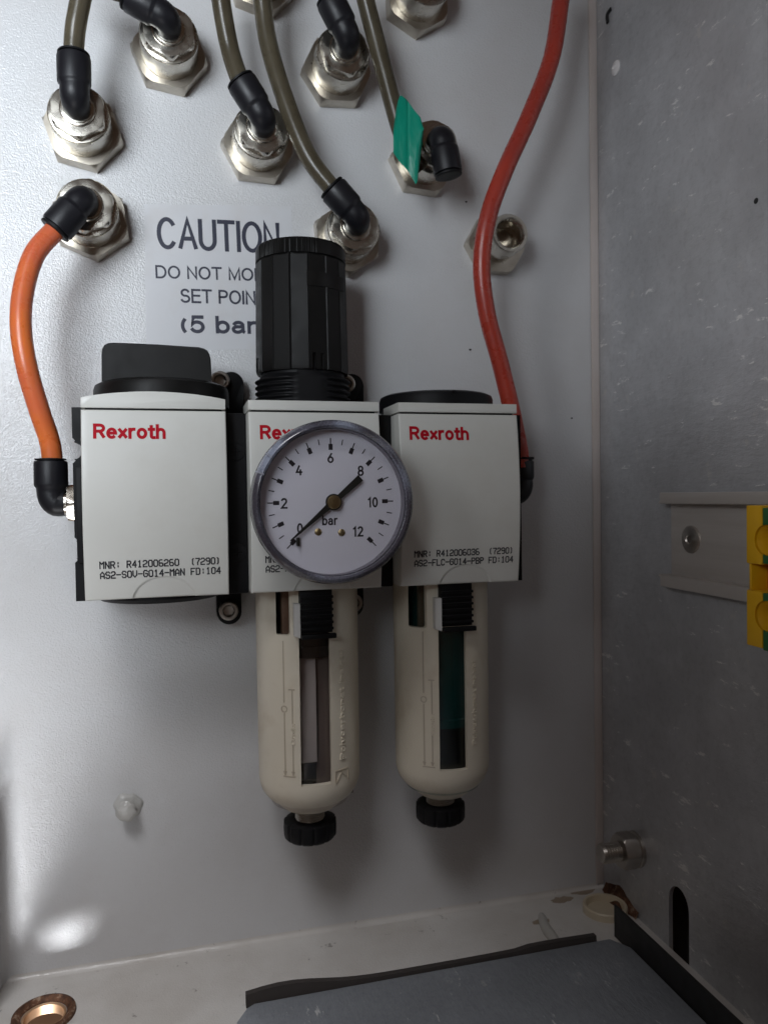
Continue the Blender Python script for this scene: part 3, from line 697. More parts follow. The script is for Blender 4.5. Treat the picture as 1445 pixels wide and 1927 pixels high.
kn = finish(knob, 'knob', KNOBM, v2, 20)
cs = []
for px in (608, 592, 486, 493):
    q = at(px, 680, -50); c = B(); w = 0.6 if px > 500 else 0.35
    box(c, (q.x - w, -60, KS - 2), (q.x + w, -47.6 if px > 500 else -30, KS + 6.5)); cs.append(c)
cut(kn, cs)
bm = B(); q = at(568, 520, -51); 
pts = []
for k in range(9):
    a_ = R(-92 + 58 * k / 8); pts.append((cx2 + 19.55 * math.cos(a_), cy2 + 19.55 * math.sin(a_)))
z88 = at(600, 538, -49).z; z94 = at(600, 511, -49).z
lo = [bm.verts.new((x, y, z88)) for x, y in pts] ; hi_ = [bm.verts.new((x, y, z94)) for x, y in pts]
li = [bm.verts.new((cx2 + (x - cx2) * .93, cy2 + (y - cy2) * .93, z88)) for x, y in pts]; hi2 = [bm.verts.new((cx2 + (x - cx2) * .93, cy2 + (y - cy2) * .93, z94)) for x, y in pts]
for k in range(8):
    bm.faces.new((lo[k], lo[k + 1], hi_[k + 1], hi_[k])); bm.faces.new((hi_[k], hi_[k + 1], hi2[k + 1], hi2[k])); bm.faces.new((li[k], li[k + 1], lo[k + 1], lo[k]))
    bm.faces.new((hi2[k], hi2[k + 1], li[k + 1], li[k]))
bm.faces.new((lo[0], hi_[0], hi2[0], li[0])); bm.faces.new((li[8], hi2[8], hi_[8], lo[8]))
finish(bm, 'lock_tab', KNOBM, v2)
pr = [(18.9, 36.8)]; h = 37.6
while h < KS - 3.4: pr += [(19.0, h), (20.3, h + 0.8), (20.3, h + 1.2), (19.0, h + 1.9)]; h += 2.45
pr += [(18.0, KS - 1.2), (17.8, KS + 1)]
def flatr(a, r, h):
    u_, v_, w_ = frame((0, 0, 1)); y = (u_ * math.cos(a) + v_ * math.sin(a)).y
    return min(r, 18.3 / max(1e-3, -y)) if y < 0 else r
bm = B(); lathe(bm, pr, (cx2, cy2, 0), (0, 0, 1), 120, radial=flatr); finish(bm, 'threaded_neck', BLACK, v2, 30)

# --- third unit
v3 = module('air_filter', 'rightmost pale grey air unit with flat black cap and darker filter bowl', 2)
prints(v3, 2, 'MNR: R412006036  (7290)', 'AS2-FLC-G014-PBP FD:104')
bm = B(); lathe(bm, [(20, 36), (25.3, 36.5), (25.3, 41.2), (24.8, 42.8), (23.2, 43.6), (8, 44.4)], (111.0, -31, 0), (0, 0, 1), 72); cp = finish(bm, 'top_cap', BLACK, v3)
q = at(852, 745, -55); bm = B(); ringshape(bm, [(0.9, -0.3), (0.9, 0.35), (0.6, 0.35), (0.6, -0.3)], (q.x, -56.2, 42.4), (0, -1, 0), 24); finish(bm, 'cap_mark', BLACK, v3)
endplate(v3, XM[2] + MW - 1.2, 145.6, -45, -20, -39, 34.4, []) 
# outlet elbow behind the third unit
po = at(980, 905, -32)
e = thing('outlet_elbow', 'black push-in elbow at the right side of the third unit, red tube ending in it', 'elbow', (145, -33, 0))
bm = B(); ox = 145.6
xx = at(985, 905, -30).x - 1.2
z1 = at(990, 862, -30).z; z0 = at(990, 950, -30).z
path = [Vector((xx - 5, -30, z0 + 5.5)), Vector((xx - 3, -30, z0 + 5.5))]; rad = [5.2, 5.3]
for k in range(1, 9):
    a_ = R(90 * k / 8); path.append(Vector((xx - 3 + 3 * math.sin(a_), -30, z0 + 5.5 + 4.6 * (1 - math.cos(a_))))); rad.append(5.4)
for z, r in ((11.5, 5.2), (12.3, 5.7), (13.0, 5.9), (z1 - z0 - 2, 5.9), (z1 - z0 - 1.4, 5.5)):
    path.append(Vector((xx, -30, z0 + z))); rad.append(r)
sweep(bm, path, rad, 36); eb = finish(bm, 'elbow', ELBOWM, e)
bm = B(); lathe(bm, [(5.2, 0), (5.2, 0.8), (6.0, 0.9), (6.0, 1.9), (4.2, 2.0)], (xx, -30, z1 - 1.6), (0, 0, 1), 36); finish(bm, 'release_ring', BLACK, eb)
bm = B(); lathe(bm, [(4.4, 0), (7.8, 0), (7.8, 5), (4.4, 5)], (xx - 10, -30, z0 + 5.5), (1, 0, 0), 60, radial=hexr(7.8, 0)); finish(bm, 'hex_nut', NICKEL, e)

# --- bowls
def cyl_map(cx, cy, r, sdeg, z, off):                # arc position (mm from the bowl's front line) -> point on the bowl
    a = sdeg / r; return Vector((cx + (r + off) * math.sin(a), cy - (r + off) * math.cos(a), z))
def bowl(t, cx, cy, r, zbot, knobz, kx, kind):
    """guard with a tall window and a small window; kind 0 clear bowl, 1 dark bowl"""
    zs = zbot + 16
    bm = B(); outer = [(r, -36.5), (r, -44), (r - 0.1, -90), (r - 0.2, zs)]
    for k in range(1, 9):
        a_ = R(62 * k / 8); outer.append((r - 0.2 - 9.5 * (1 - math.cos(a_)) * 1.25, zs - 12.5 * math.sin(a_)))
    rr = outer[-1][0]
    outer += [(rr - 0.5, zbot + 4.6), (rr - 1.6, zbot + 3.4), (rr - 4.2, zbot + 1.2), (8.2, zbot + 0.3), (6.2, zbot)]
    inner = [(5.6, zbot + 1.5), (8, zbot + 3), (rr - 3, zbot + 6.5), (r - 3.6, zs - 2), (r - 2.4, zs + 3), (r - 2.4, -36.5)]
    ringshape(bm, outer + inner, (cx, cy, 0), (0, 0, 1), 96)
    gd = finish(bm, 'bowl_guard', GUARD, t, 30)
    return gd, zs
ZB2 = at(577, 1531, -37).z; ZB3 = at(826, 1506, -37).z
def slot(px0, px1, py0, py1, cx, cy, r, rad=0.0):
    yf = cy - r + 1
    a, b_ = at(px0, (py0 + py1) / 2, yf), at(px1, (py0 + py1) / 2, yf)
    ztop = at((px0 + px1) / 2, py0, yf).z; zb = at((px0 + px1) / 2, py1, yf).z
    bm = B()
    if rad: prism(bm, [(p[0], cy - r - 6, p[2]) for p in rrect(a.x, b_.x, zb, ztop, rad, 0)], (0, 6 + r * 0.75, 0))
    else: box(bm, (a.x, cy - r - 6, zb), (b_.x, cy - r * 0.25, ztop))
    return bm
def latch(t, px0, px1, py0, py1, cx, cy, r):
    yf = cy - r - 4.5
    a = at(px0, py1, yf); b_ = at(px1, py0 - 3, yf)
    lt = B(); box(lt, (a.x, yf + 0.6, a.z + 2.2), (b_.x - 0.3, cy - r + 1.5, -36.5), 0.3); o = finish(lt, 'latch', BLACK, t)
    n = 6; zz0 = a.z; H = (at(px0, 1130, yf).z - a.z)
    for k in range(n + 1):
        z = zz0 + 1.4 + k * (abs(a.z) - 40.5) / n if False else zz0 + 1.4 + k * 2.55
        rb = B(); w = 0.7 if k else 1.6
        box(rb, (a.x - (0.2 if k else -0.2), yf - (0.5 if k else 1.1), z - (0.55 if k else 1.4)), (b_.x + (0.0 if k else 1.0), yf + 1.2, z + 0.55), 0.28); finish(rb, 'rib', BLACK, o)
    sp = B(); q0 = at(px0 - 11, py1 - 4, yf); 
    prism(sp, [(a.x - 2.3, yf + 2.6, a.z + 1.0), (a.x - 0.15, yf + 0.4, a.z + 0.4), (a.x - 0.15, yf + 0.4, a.z + 14.2), (a.x - 2.3, yf + 2.6, a.z + 14.2)], (0.0, 3.2, 0), 0.15); finish(sp, 'side_piece', WHITEP, t)
def knobdrain(t, cx, cy, ztop, zb, kr, xoff):
    bm = B(); pr = []; h = ztop + 3
    while h > zb + 6: pr += [(5.9, h), (6.4, h - 0.45), (5.9, h - 0.9)]; h -= 0.95
    lathe(bm, pr, (cx, cy, 0), (0, 0, 1), 40); finish(bm, 'drain_thread', STEEL, t)
    def kr_(a, r, h): return r - 0.55 * max(0, math.cos(a * 12)) ** 6 if r > kr - 1.2 else r
    bm = B(); lathe(bm, [(6.8, zb + 8.4), (kr - 1.3, zb + 8.4), (kr, zb + 7.8), (kr + 0.15, zb + 5), (kr, zb + 1.4), (kr - 1.0, zb + 0.3), (kr - 3, zb), (2, zb)], (cx, cy, 0), (0, 0, 1), 144, radial=kr_); finish(bm, 'drain_knob', BLACK, t, 40)
def engrave(t, cx, cy, r, P, kind):
    """raised scale, arrows and words of the bowl guard, same plastic"""
    bm = B()
    def s_of(px, py):       # arc position of a picture point on the bowl
        w = ray(px, py); o = Vector((0, -DIST, 0)); ox, oy = o.x - cx, o.y - cy
        A = w.x ** 2 + w.y ** 2; Bq = 2 * (ox * w.x + oy * w.y); C_ = ox * ox + oy * oy - r * r
        t_ = (-Bq - math.sqrt(max(0, Bq * Bq - 4 * A * C_))) / (2 * A); p_ = o + w * t_
        return math.atan2(p_.x - cx, -(p_.y - cy)) * r, p_.z
    def bar(p, q, w=0.42, off=0.22):
        d = Vector((q[0] - p[0], q[1] - p[1])); L = d.length; d /= L; n = Vector((-d.y, d.x)) * w / 2; k = max(1, int(L / 3)); prev = None
        for i in range(k + 1):
            c = Vector(p) + d * L * i / k
            r4 = [bm.verts.new(cyl_map(cx, cy, r, c.x + s * n.x, c.y + s * n.y, o_)) for s, o_ in ((1, -0.2), (1, off), (-1, off), (-1, -0.2))]
            if prev:
                for j in range(4): bm.faces.new((prev[j], prev[(j + 1) % 4], r4[(j + 1) % 4], r4[j]))
            prev = r4
    dx, dy = P
    a = s_of(533 + dx, 1206 + dy); b_ = s_of(536 + dx, 1322 + dy); c = s_of(536 + dx, 1342 + dy); d = s_of(537 + dx, 1458 + dy)
    xs = (a[0] + d[0]) / 2
    bar((xs, a[1]), (xs, b_[1])); bar((xs, c[1]), (xs, d[1]))
    zc = (b_[1] + c[1]) / 2
    for k in range(14):
        a0, a1 = 2 * math.pi * k / 14, 2 * math.pi * (k + 1) / 14
        bar((xs + 1.25 * math.cos(a0), zc + 1.25 * math.sin(a0) - 0.5), (xs + 1.25 * math.cos(a1), zc + 1.25 * math.sin(a1) - 0.5), 0.35)
    e = s_of(550 + dx, 1298 + dy); f = s_of(551 + dx, 1362 + dy); h = s_of(551 + dx, 1402 + dy); i_ = s_of(552 + dx, 1458 + dy)
    x2 = (e[0] + i_[0]) / 2
    bar((x2, e[1]), (x2, f[1])); bar((x2, h[1]), (x2, i_[1])); bar((x2 - 1.5, e[1]), (x2 + 1.2, e[1]))
    for xx_ in (xs, x2):
        bar((xx_ - 0.6, d[1] + 1.6), (xx_, d[1]), 0.35); bar((xx_ + 0.6, d[1] + 1.6), (xx_, d[1]), 0.35)
    bar((xs - 0.8, d[1] - 0.6), (x2 + 1.0, d[1] - 0.6), 0.3)
    finish(bm, 'raised_scale', GROOVE, t, 30)
    def word(s, x_c, z0, z1, hgt):
        L = z1 - z0; tb = flat_words(s, L, hgt, 0.17, None, 0.2)
        for v in tb.verts: v.co = cyl_map(cx, cy, r, x_c - (v.co.z - 0.5 * hgt), z0 + v.co.x, 0.38 - v.co.y * 0.5)
        r_ = bmesh.ops.extrude_face_region(tb, geom=tb.faces[:]); 
        vs_ = [g_ for g_ in r_['geom'] if isinstance(g_, bmesh.types.BMVert)]
        for v in vs_:
            dd = Vector((v.co.x - cx, v.co.y - cy, 0)).normalized(); v.co -= dd * 0.55
        finish(tb, 'raised_lettering', GUARD, t, 20)
    word('Drain', x2 + 0.1, h[1] + 0.3, f[1] - 0.3, 2.0)
    w0 = s_of(645 + dx * 1.0, 1428 + dy); w1 = s_of(640 + dx, 1225 + dy)
    if kind == 1: w0 = s_of(893, 1400); w1 = s_of(890, 1245)
    word('Polycarbonat Inside!', w0[0], w0[1], w1[1], 2.6)
    if kind == 0:
        bm = B(); q0 = s_of(632, 1475); q1 = s_of(655, 1444)
        for p_, q_ in (((q0[0], q0[1]), (q0[0], q1[1])), ((q0[0], q1[1]), (q1[0], q1[1])), ((q1[0], q1[1]), (q1[0], q0[1])), ((q0[0] + 0.4, q0[1]), (q0[0] + 3, q1[1] - 1)), ((q0[0] + 3, q1[1] - 1), (q1[0] - 1, q0[1] + 1.5))): bar(p_, q_, 0.4)
        finish(bm, 'raised_emblem', GROOVE, t, 30)

bx2, by2, br2 = 51.4, -30.0, 21.9
gd, zs = bowl(v2, bx2, by2, br2, ZB2, -154, 51, 0)
cut(gd, [slot(565, 622, 1190, 1478, bx2, by2, br2), slot(522, 546, 1100, 1198, bx2, by2, br2, 0.9)])
bm = B(); ringshape(bm, [(18.9, -38), (18.9, -122), (16.5, -131), (9, -134.5), (9, -133.5), (16, -130), (18.1, -121), (18.1, -38)], (bx2, by2, 0), (0, 0, 1), 72); finish(bm, 'clear_bowl', PCB, v2)
bm = B(); lathe(bm, [(15.5, -37), (15.5, -62), (16.6, -62.5), (16.6, -66.5), (15.8, -67.2), (3, -67.6)], (bx2, by2, 0), (0, 0, 1), 64); finish(bm, 'filter_element', DARKP, v2)
bm = B(); box(bm, (bx2 - 12.6, by2 - 12.6, -60), (bx2 - 8.6, by2 - 8, -38), 0.8); finish(bm, 'sight_insert', BROWNP, v2)
qa = at(566, 1300, by2 - 12).x; qb = at(595, 1300, by2 - 12).x
bm = B(); box(bm, (qa - 4, by2 - 12, -112), (qb, by2 - 10.5, -67.4), 0.3); finish(bm, 'baffle', PALE, v2)
bm = B(); box(bm, (qb, by2 - 9, -128), (qb + 16, by2 - 8, -67.4), 0.3); finish(bm, 'inner_wall', m_plastic('taupe', (0.20, 0.16, 0.145), 0.4), v2)
bm = B(); ringshape(bm, [(9.5, -131), (9.5, -126), (8.8, -125), (7.2, -125), (7.0, -131)], (bx2 + 0.5, by2 - 5, 0), (0, 0, 1), 48); finish(bm, 'drain_seat', m_plastic('dark_seat', (0.02, 0.02, 0.022), 0.25), v2)
latch(v2, 567, 627, 1118, 1204, bx2, by2, br2)
engrave(v2, bx2, by2, br2, (0, 0), 0)
knobdrain(v2, 51.2, by2, ZB2, at(583, 1596, by2 - 11).z, 11.3, 0)

bx3, by3, br3 = 112.2, -30.0, 21.3
gd, zs = bowl(v3, bx3, by3, br3, ZB3, -154, 110, 1)
cut(gd, [slot(827, 877, 1180, 1450, bx3, by3, br3), slot(780, 806, 1090, 1185, bx3, by3, br3, 0.9)])
bm = B(); ringshape(bm, [(18.6, -38), (18.6, -122), (16.5, -131), (9, -134.5), (9, -133.5), (16, -130), (17.8, -121), (17.8, -38)], (bx3, by3, 0), (0, 0, 1), 72); finish(bm, 'dark_bowl', PCG, v3)
bm = B(); lathe(bm, [(15.5, -37), (15.5, -98), (16.6, -98.5), (16.6, -102), (3, -102.6)], (bx3, by3, 0), (0, 0, 1), 64); finish(bm, 'filter_element', TEAL, v3)
bm = B(); lathe(bm, [(12, -102.6), (12, -128), (3, -129)], (bx3, by3, 0), (0, 0, 1), 48); finish(bm, 'drain_float', DARKP, v3)
bm = B(); box(bm, (bx3 - 13.6, by3 - 11.6, -60), (bx3 - 11.4, by3 - 8, -38), 0.5); finish(bm, 'sight_insert', BROWNP, v3)
latch(v3, 833, 890, 1112, 1190, bx3, by3, br3)
engrave(v3, bx3, by3, br3, (262, -18), 1)
knobdrain(v3, 111.0, by3, ZB3, at(826, 1563, by3 - 11).z, 11.0, 0)

# --- mounting brackets between the units
def sockethead(p, parent, name, mat, r=4.2, h=4.5):
    bm = B(); u = hexr(2.3, 0)
    lathe(bm, [(r - 0.3, 0), (r, 0.3), (r, h - 0.6), (r - 0.6, h), (2.75, h), (2.5, h - 0.4)], p, (0, -1, 0), 48, cap1=False)
    lathe(bm, [(2.5, h - 0.4), (2.3, h - 0.5), (2.3, h - 3), (0.1, h - 3.2)], p, (0, -1, 0), 48, cap0=False, radial=hexr(2.5, 0))
    return finish(bm, name, mat, parent, 30)
def cross_screw(p, parent):
    bm = B(); lathe(bm, [(3.6, -0.4), (3.6, 0.15), (3.2, 0.45), (0.3, 0.7)], p, (0, -1, 0), 40); o = finish(bm, 'connector_screw', BLACK, parent)
    c = B(); box(c, p + Vector((-1.8, -1.2, -0.35)), p + Vector((1.8, -0.1, 0.35))); d = B(); box(d, p + Vector((-0.35, -1.2, -1.8)), p + Vector((0.35, -0.1, 1.8)))
    cut(o, [c, d]); o.rotation_euler = (0, 0, 0)
def bracket(x0, x1, ears, scr, label, holes=True):
    t = thing('mounting_bracket', label, 'bracket', ((x0 + x1) / 2, 0, -38), 'black brackets clamping the air units')
    bm = B(); box(bm, (x0 + 0.1, -49.5, -38.5), (x1 - 0.1, -2, 33.2), 0.5); finish(bm, 'connector', BLACK, t)
    cxm = (x0 + x1) / 2
    if holes:
        for z in (at(447, 850, -50).z, at(456, 1040, -50).z): cross_screw(Vector((cxm, -49.6, z)), t)
    for (ex_, ez), (sx, sz) in zip(ears, scr):
        bm = B(); s = 1 if ez > 0 else -1; pts = []
        for k in range(13):
            a_ = R(180 * k / 12) if s > 0 else R(180 + 180 * k / 12); pts.append((ex_ + 5.4 * math.cos(a_), -1, ez + 5.4 * math.sin(a_)))
        pts += [(ex_ - 5.4, -1, s * 30), (ex_ + 5.4, -1, s * 30)] if s > 0 else [(ex_ + 5.4, -1, s * 30), (ex_ - 5.4, -1, s * 30)]
        prism(bm, pts, (0, -9, 0), 0.5); finish(bm, 'ear', BLACK, t)
        sockethead(Vector((sx, -9.8, sz)), t, 'socket_screw', STEEL)
p1 = at(436, 722, -10); p2 = at(432, 1153, -10); s1 = at(415, 716, -14); s2 = at(431, 1150, -14)
bracket(17.0, 25.2, [(p1.x, p1.z), (p2.x, p2.z)], [(s1.x, s1.z), (s2.x, s2.z)], 'black bracket and connector between the left and middle units, both socket screws showing')
p1 = at(663, 725, -10); p2 = at(663, 1140, -10); s1 = at(652, 722, -14); s2 = at(666, 1135, -14)
bracket(77.2, 85.1, [(p1.x, p1.z), (p2.x, p2.z)], [(s1.x, s1.z), (s2.x, s2.z)], 'black bracket and connector between the middle and right units, mostly behind the gauge', False)

# ================================================================== PRESSURE GAUGE
GC = at(630, 945, -90); gx, gz = GC.x, GC.z
ga = thing('pressure_gauge', 'round white pressure gauge, 0 to 12 bar, needle at zero, on the middle unit', 'gauge', (gx, -63, gz))
bm = B(); lathe(bm, [(10, 0), (26.8, 0.5), (27.6, 2), (27.6, 14), (28.3, 14.6), (28.3, 16.6)], (gx, -66, gz), (0, -1, 0), 96); finish(bm, 'case', KNOBM, ga)
bm = B(); lathe(bm, [(6, 0), (6, 6)], (gx, -61, gz), (0, -1, 0), 32); finish(bm, 'stem', BRASS, ga)
bm = B(); ringshape(bm, [(28.4, 17.2), (29.5, 17.4), (29.7, 20), (29.4, 23.2), (28.4, 24.8), (27.5, 25.2), (26.7, 24.4), (26.5, 22.8), (26.6, 17.2)], (gx, -66, gz), (0, -1, 0), 128); finish(bm, 'bezel', RIM, ga)
bm = B(); ringshape(bm, [(26.55, 18.0), (26.55, 22.4), (26.3, 22.7), (26.15, 22.3), (26.25, 18.0)], (gx, -66, gz), (0, -1, 0), 128); finish(bm, 'inner_ring', m_plastic('ring_grey', (0.22, 0.21, 0.25), 0.3), ga)
dy = -66 - 17.8
bm = B(); lathe(bm, [(26.5, 0), (26.5, 0.6)], (gx, dy + 0.6, gz), (0, -1, 0), 96); finish(bm, 'dial', DIAL, ga)
bm = B(); kk = 0
def radbar(bm, ang, r0, r1, w):
    global kk
    d = Vector((math.cos(ang), 0, math.sin(ang))); n = Vector((-d.z, 0, d.x)) * w / 2; o = Vector((gx, dy - 0.05 - 0.012 * (kk % 3), gz)); kk += 1
    bm.faces.new([bm.verts.new(o + p) for p in (d * r0 - n, d * r1 - n, d * r1 + n, d * r0 + n)])
for k in range(25):
    a_ = R(225 - 270 * k / 24)
    if k % 2 == 0: radbar(bm, a_, 20.9, 23.3, 0.42); radbar(bm, a_, 19.0, 21.2, 1.5)
    else: radbar(bm, a_, 21.1, 23.2, 0.36)
finish(bm, 'tick_marks', INK, ga, 0, recalc=False)
GS = 29.5 / 600
def gtext(s, cx_, cz_, w, h):
    cx_, cz_, w, h = (gx + (cx_ - 766) * GS, gz - (cz_ - 806) * GS, w * GS, h * GS)
    tb = flat_words(s, w, h * 1.06, 0.165, None, 0.24)
    for v in tb.verts: v.co += Vector((cx_ - w / 2, dy - 0.05, cz_ - h / 2))
    finish(tb, 'numeral' if s[0].isdigit() else 'unit_word', INK, ga, 0, recalc=False)
for s, x, z, w, h in (('0', 528, 998, 34, 74), ('2', 415, 812, 38, 74), ('4', 528, 570, 38, 74), ('6', 764, 480, 38, 74), ('8', 991, 578, 38, 74), ('10', 1080, 815, 70, 74), ('12', 963, 1032, 72, 74), ('bar', 752, 943, 108, 70)): gtext(s, x, z, w, h)
hx, hz = gx + (776 - 766) * GS, gz
an = math.atan2(-277, -323); d = Vector((math.cos(an), 0, math.sin(an))); n_ = Vector((-d.z, 0, d.x)); o_ = Vector((hx, dy - 1.8, hz))
bm = B(); prism(bm, [o_ + d * 21.0 + n_ * 0.22, o_ + d * 2 + n_ * 1.15, o_ - d * 2 + n_ * 0.95, o_ - d * 13.4 + n_ * 1.35, o_ - d * 13.4 - n_ * 1.35, o_ - d * 2 - n_ * 0.95, o_ + d * 2 - n_ * 1.15, o_ + d * 21.0 - n_ * 0.22], (0, 0.35, 0)); finish(bm, 'needle', NEEDLE, ga, 0)
bm = B(); lathe(bm, [(3.0, -0.4), (3.0, 0.25), (2.6, 0.3)], (hx, dy - 1.9, hz), (0, -1, 0), 40); hb = finish(bm, 'hub_ring', NEEDLE, ga)
bm = B(); lathe(bm, [(2.55, 0.2), (2.5, 0.75), (2.2, 1.0), (0.75, 1.1), (0.6, 0.95), (0.1, 0.95)], (hx, dy - 1.9, hz), (0, -1, 0), 40); finish(bm, 'hub_cap', BRASS, ga)
for x, z in ((663, 1025), (838, 1035)):
    bm = B(); lathe(bm, [(1.35, 0), (1.3, 0.25), (0.9, 0.5), (0.1, 0.55)], (gx + (x - 766) * GS, dy, gz - (z - 806) * GS), (0, -1, 0), 28); finish(bm, 'dial_pin', BRASS, ga)
q = Vector((gx + (510 - 766) * GS, dy, gz - (1092 - 806) * GS))
bm = B(); box(bm, q + Vector((-0.6, -1.8, -1.5)), q + Vector((0.5, 0, 1.5)), 0.1); finish(bm, 'stop_pin', NEEDLE, ga)
bm = B(); lathe(bm, [(26.4, 0), (26.4, 0.8)], (gx, -66 - 22.2, gz), (0, -1, 0), 96); finish(bm, 'lens', LENS, ga)
for px, py, px2, py2 in ((481, 887, 497, 893), (500, 852, 512, 861)):
    a = at(px, py, -91.2); b_ = at(px2, py2, -91.2); bm = B(); sweep(bm, [a, (a + b_) / 2 + Vector((0, -0.15, 0)), b_], 0.28, 8); finish(bm, 'mould_mark', m_plastic('frosted', (0.4, 0.42, 0.5), 0.5), ga)

# ================================================================== RIGHT WALL OBJECTS
def rivet(name, p, r, label, parent=None, mat=STEEL):
    bm = B(); lathe(bm, [(r, 0.02), (r, 0.45), (r * 0.9, 0.8), (r * 0.42, 1.3), (r * 0.34, 1.45), (r * 0.26, 1.0), (0.1, 0.9)], p, (-1, 0, 0), 36)
    o = finish(bm, name, mat, parent)
    if label: tag(o, label, 'rivet')
    return o
rivet('blind_rivet', atx(1159, 128, X1), 3.5, 'small pale blind rivet high on the galvanised side wall', mat=m_plastic('pale_rivet', (0.78, 0.76, 0.76), 0.3, 0.1, 0.02))
q = atx(1147, 30, X1); bm = B(); sweep(bm, crom([Vector((X1 - 0.2, q.y - 1.5, q.z + 2.6)), Vector((X1 - 0.3, q.y + 1.8, q.z + 1.6)), Vector((X1 - 0.3, q.y + 1.5, q.z - 2.6))], 5), [0.9] * 11, 8); tag(finish(bm, 'paint_mark', RUBBER), 'small dark curved mark at the top of the galvanised side wall', 'mark')
q = atx(1422, 378, X1); bm = B(); lathe(bm, [(1.1, -0.2), (1.1, 0.15)], q, (-1, 0, 0), 12); tag(finish(bm, 'paint_mark', RUBBER), 'tiny dark dot on the galvanised side wall near the right edge', 'mark')

# DIN rail on the wall, running in depth
LX = X1 - 7.0
za = atx(1241, 927, LX).z; zb = atx(1241, 1103, LX).z; zi1 = za - 4.9; zi2 = zb + 5.3
ys = atx(1240, 1000, LX).y; yw = atx(1264, 1000, X1 - 0.6).y
dr = thing('mounting_rail', 'grey metal top-hat rail fixed on the galvanised side wall', 'rail', (X1, ys, zb))
bm = B(); box(bm, (X1 - 1.2, -260, zi2 - 0.6), (X1 - 0.1, yw, zi1 + 0.6), 0.2); finish(bm, 'web', RAILM, dr)
for zA, zB_, s in ((zi1, za, 1), (zb, zi2, -1)):
    bm = B(); box(bm, (LX, -260, zA), (LX + 1.2, ys, zB_), 0.5); finish(bm, 'lip', RAILM, dr)
    z_ = zA if s > 0 else zB_
    bm = B(); box(bm, (LX + 0.6, -260, min(z_, z_ + s * 1.1)), (X1 - 0.4, yw + 1.5, max(z_, z_ + s * 1.1)), 0.15); finish(bm, 'side_wall', RAILM, dr)
q = atx(1300, 1015, X1 - 1.2); rivet('rail_rivet', q, 6.0, None, dr, STEEL)

# earth terminal, yellow and green
TX = X1 - 22
def ty(px): return atx(px, 1000, TX).y
def tz(py): return atx(1415, py, TX).z
y0, y1, y2 = ty(1403), ty(1432), ty(1470)
tb = thing('earth_terminal', 'yellow and green earth terminal block clipped on the rail at the right edge', 'terminal', (X1, y0, tz(1215)))
zt, zm1, zm2, zbm = tz(951), tz(1061), tz(1111), tz(1216)
def yel(z0, z1, ya, yb, mat, nm, x=TX, bev=0.4): bm = B(); box(bm, (x, yb, z0), (X1 - 8, ya, z1), bev); return finish(bm, nm, mat, tb)
up1 = yel(zm1, zt, y0, y1, YELLOW, 'clamp_housing'); lo1 = yel(zbm, zm2, y0, y1, YELLOW, 'clamp_housing')
gr1 = yel(zm1 + 0.4, zt - 0.8, y1, y2, GREEN, 'green_section', TX + 0.3); gr2 = yel(zbm - 0.6, zm2 - 0.4, y1, y2, GREEN, 'green_section', TX + 0.3)
yel(zm2, zm1, y0 - 0.8, y2, AMBER, 'centre_recess', TX + 7, 0.2); yel(zm2 - 0.1, zm1 + 0.1, y0 - 0.5, y0 - 1.6, YELLOW, 'centre_rim', TX + 0.8, 0.15)
for o, gg, zc in ((up1, gr1, tz(1015)), (lo1, gr2, tz(1155))):
    yc_ = ty(1440)
    for q_ in (o, gg):
        c = B(); lathe(c, [(5.3, -3), (5.3, 9)], (TX, yc_, zc), (1, 0, 0), 32); cut(q_, [c])
    bm = B(); ringshape(bm, [(5.2, 0.9), (5.2, 8.8), (3.6, 8.8), (3.6, 3.5)], (TX, yc_, zc), (1, 0, 0), 32); finish(bm, 'entry_funnel', YELLOW, tb)
    bm = B(); lathe(bm, [(5.25, 8.6), (5.25, 9.2)], (TX, yc_, zc), (1, 0, 0), 24); finish(bm, 'entry_floor', AMBER, tb)

# bolt with nut through the wall
qb = atx(1190, 1598, X1); qt = at(1122, 1602, qb.y)
bt = thing('bolt_with_nut', 'threaded bolt with hex nut sticking out of the side wall above the floor', 'bolt', (X1, qb.y, qb.z))
oz = Vector((X1, -31, at(1178, 1600, -31).z))
bm = B(); lathe(bm, [(8.4, 0), (8.4, 1.5), (8.0, 1.8), (2, 1.8)], oz, (-1, 0, 0), 40); finish(bm, 'washer', STEEL, bt)
bm = B(); lathe(bm, [(3, 1.8), (8.0, 1.9), (8.7, 2.8), (8.7, 8.4), (7.7, 9.6), (3, 9.6)], oz, (-1, 0, 0), 72, radial=hexr(8.8, 0), phase=R(0)); finish(bm, 'nut', STEEL, bt)
bm = B(); pr = [(4.7, 8.0)]; h = 9.2
while h < 18.0: pr += [(4.7, h), (4.0, h + 0.6), (4.7, h + 1.2)]; h += 1.3
pr += [(4.1, 19.6), (3.2, 20.0), (0.1, 20.0)]
lathe(bm, pr, oz, (-1, 0, 0), 32); finish(bm, 'thread', STEEL, bt)
bm = B(); n = 14; random.seed(4); vs = []
for k in range(n + 1):
    y = -3 - 30 * k / n; w = 1.5 + 4.5 * math.exp(-((k - 6) / 4.5) ** 2) + random.random() * 1.2
    vs.append([bm.verts.new(p_) for p_ in ((X1 - w, y, ZF + 0.05), (X1 - w * 0.8, y, ZF + 0.5), (X1 - 0.6, y, ZF + 0.9 + w * 0.8), (X1 - 0.05, y, ZF + 1.2 + w))])
for a_, b__ in zip(vs, vs[1:]):
    for j in range(3): bm.faces.new((a_[j], a_[j + 1], b__[j + 1], b__[j]))
tag(finish(bm, 'rust_crust', RUST), 'brown rust crust along the floor corner under the bolt', 'rust')

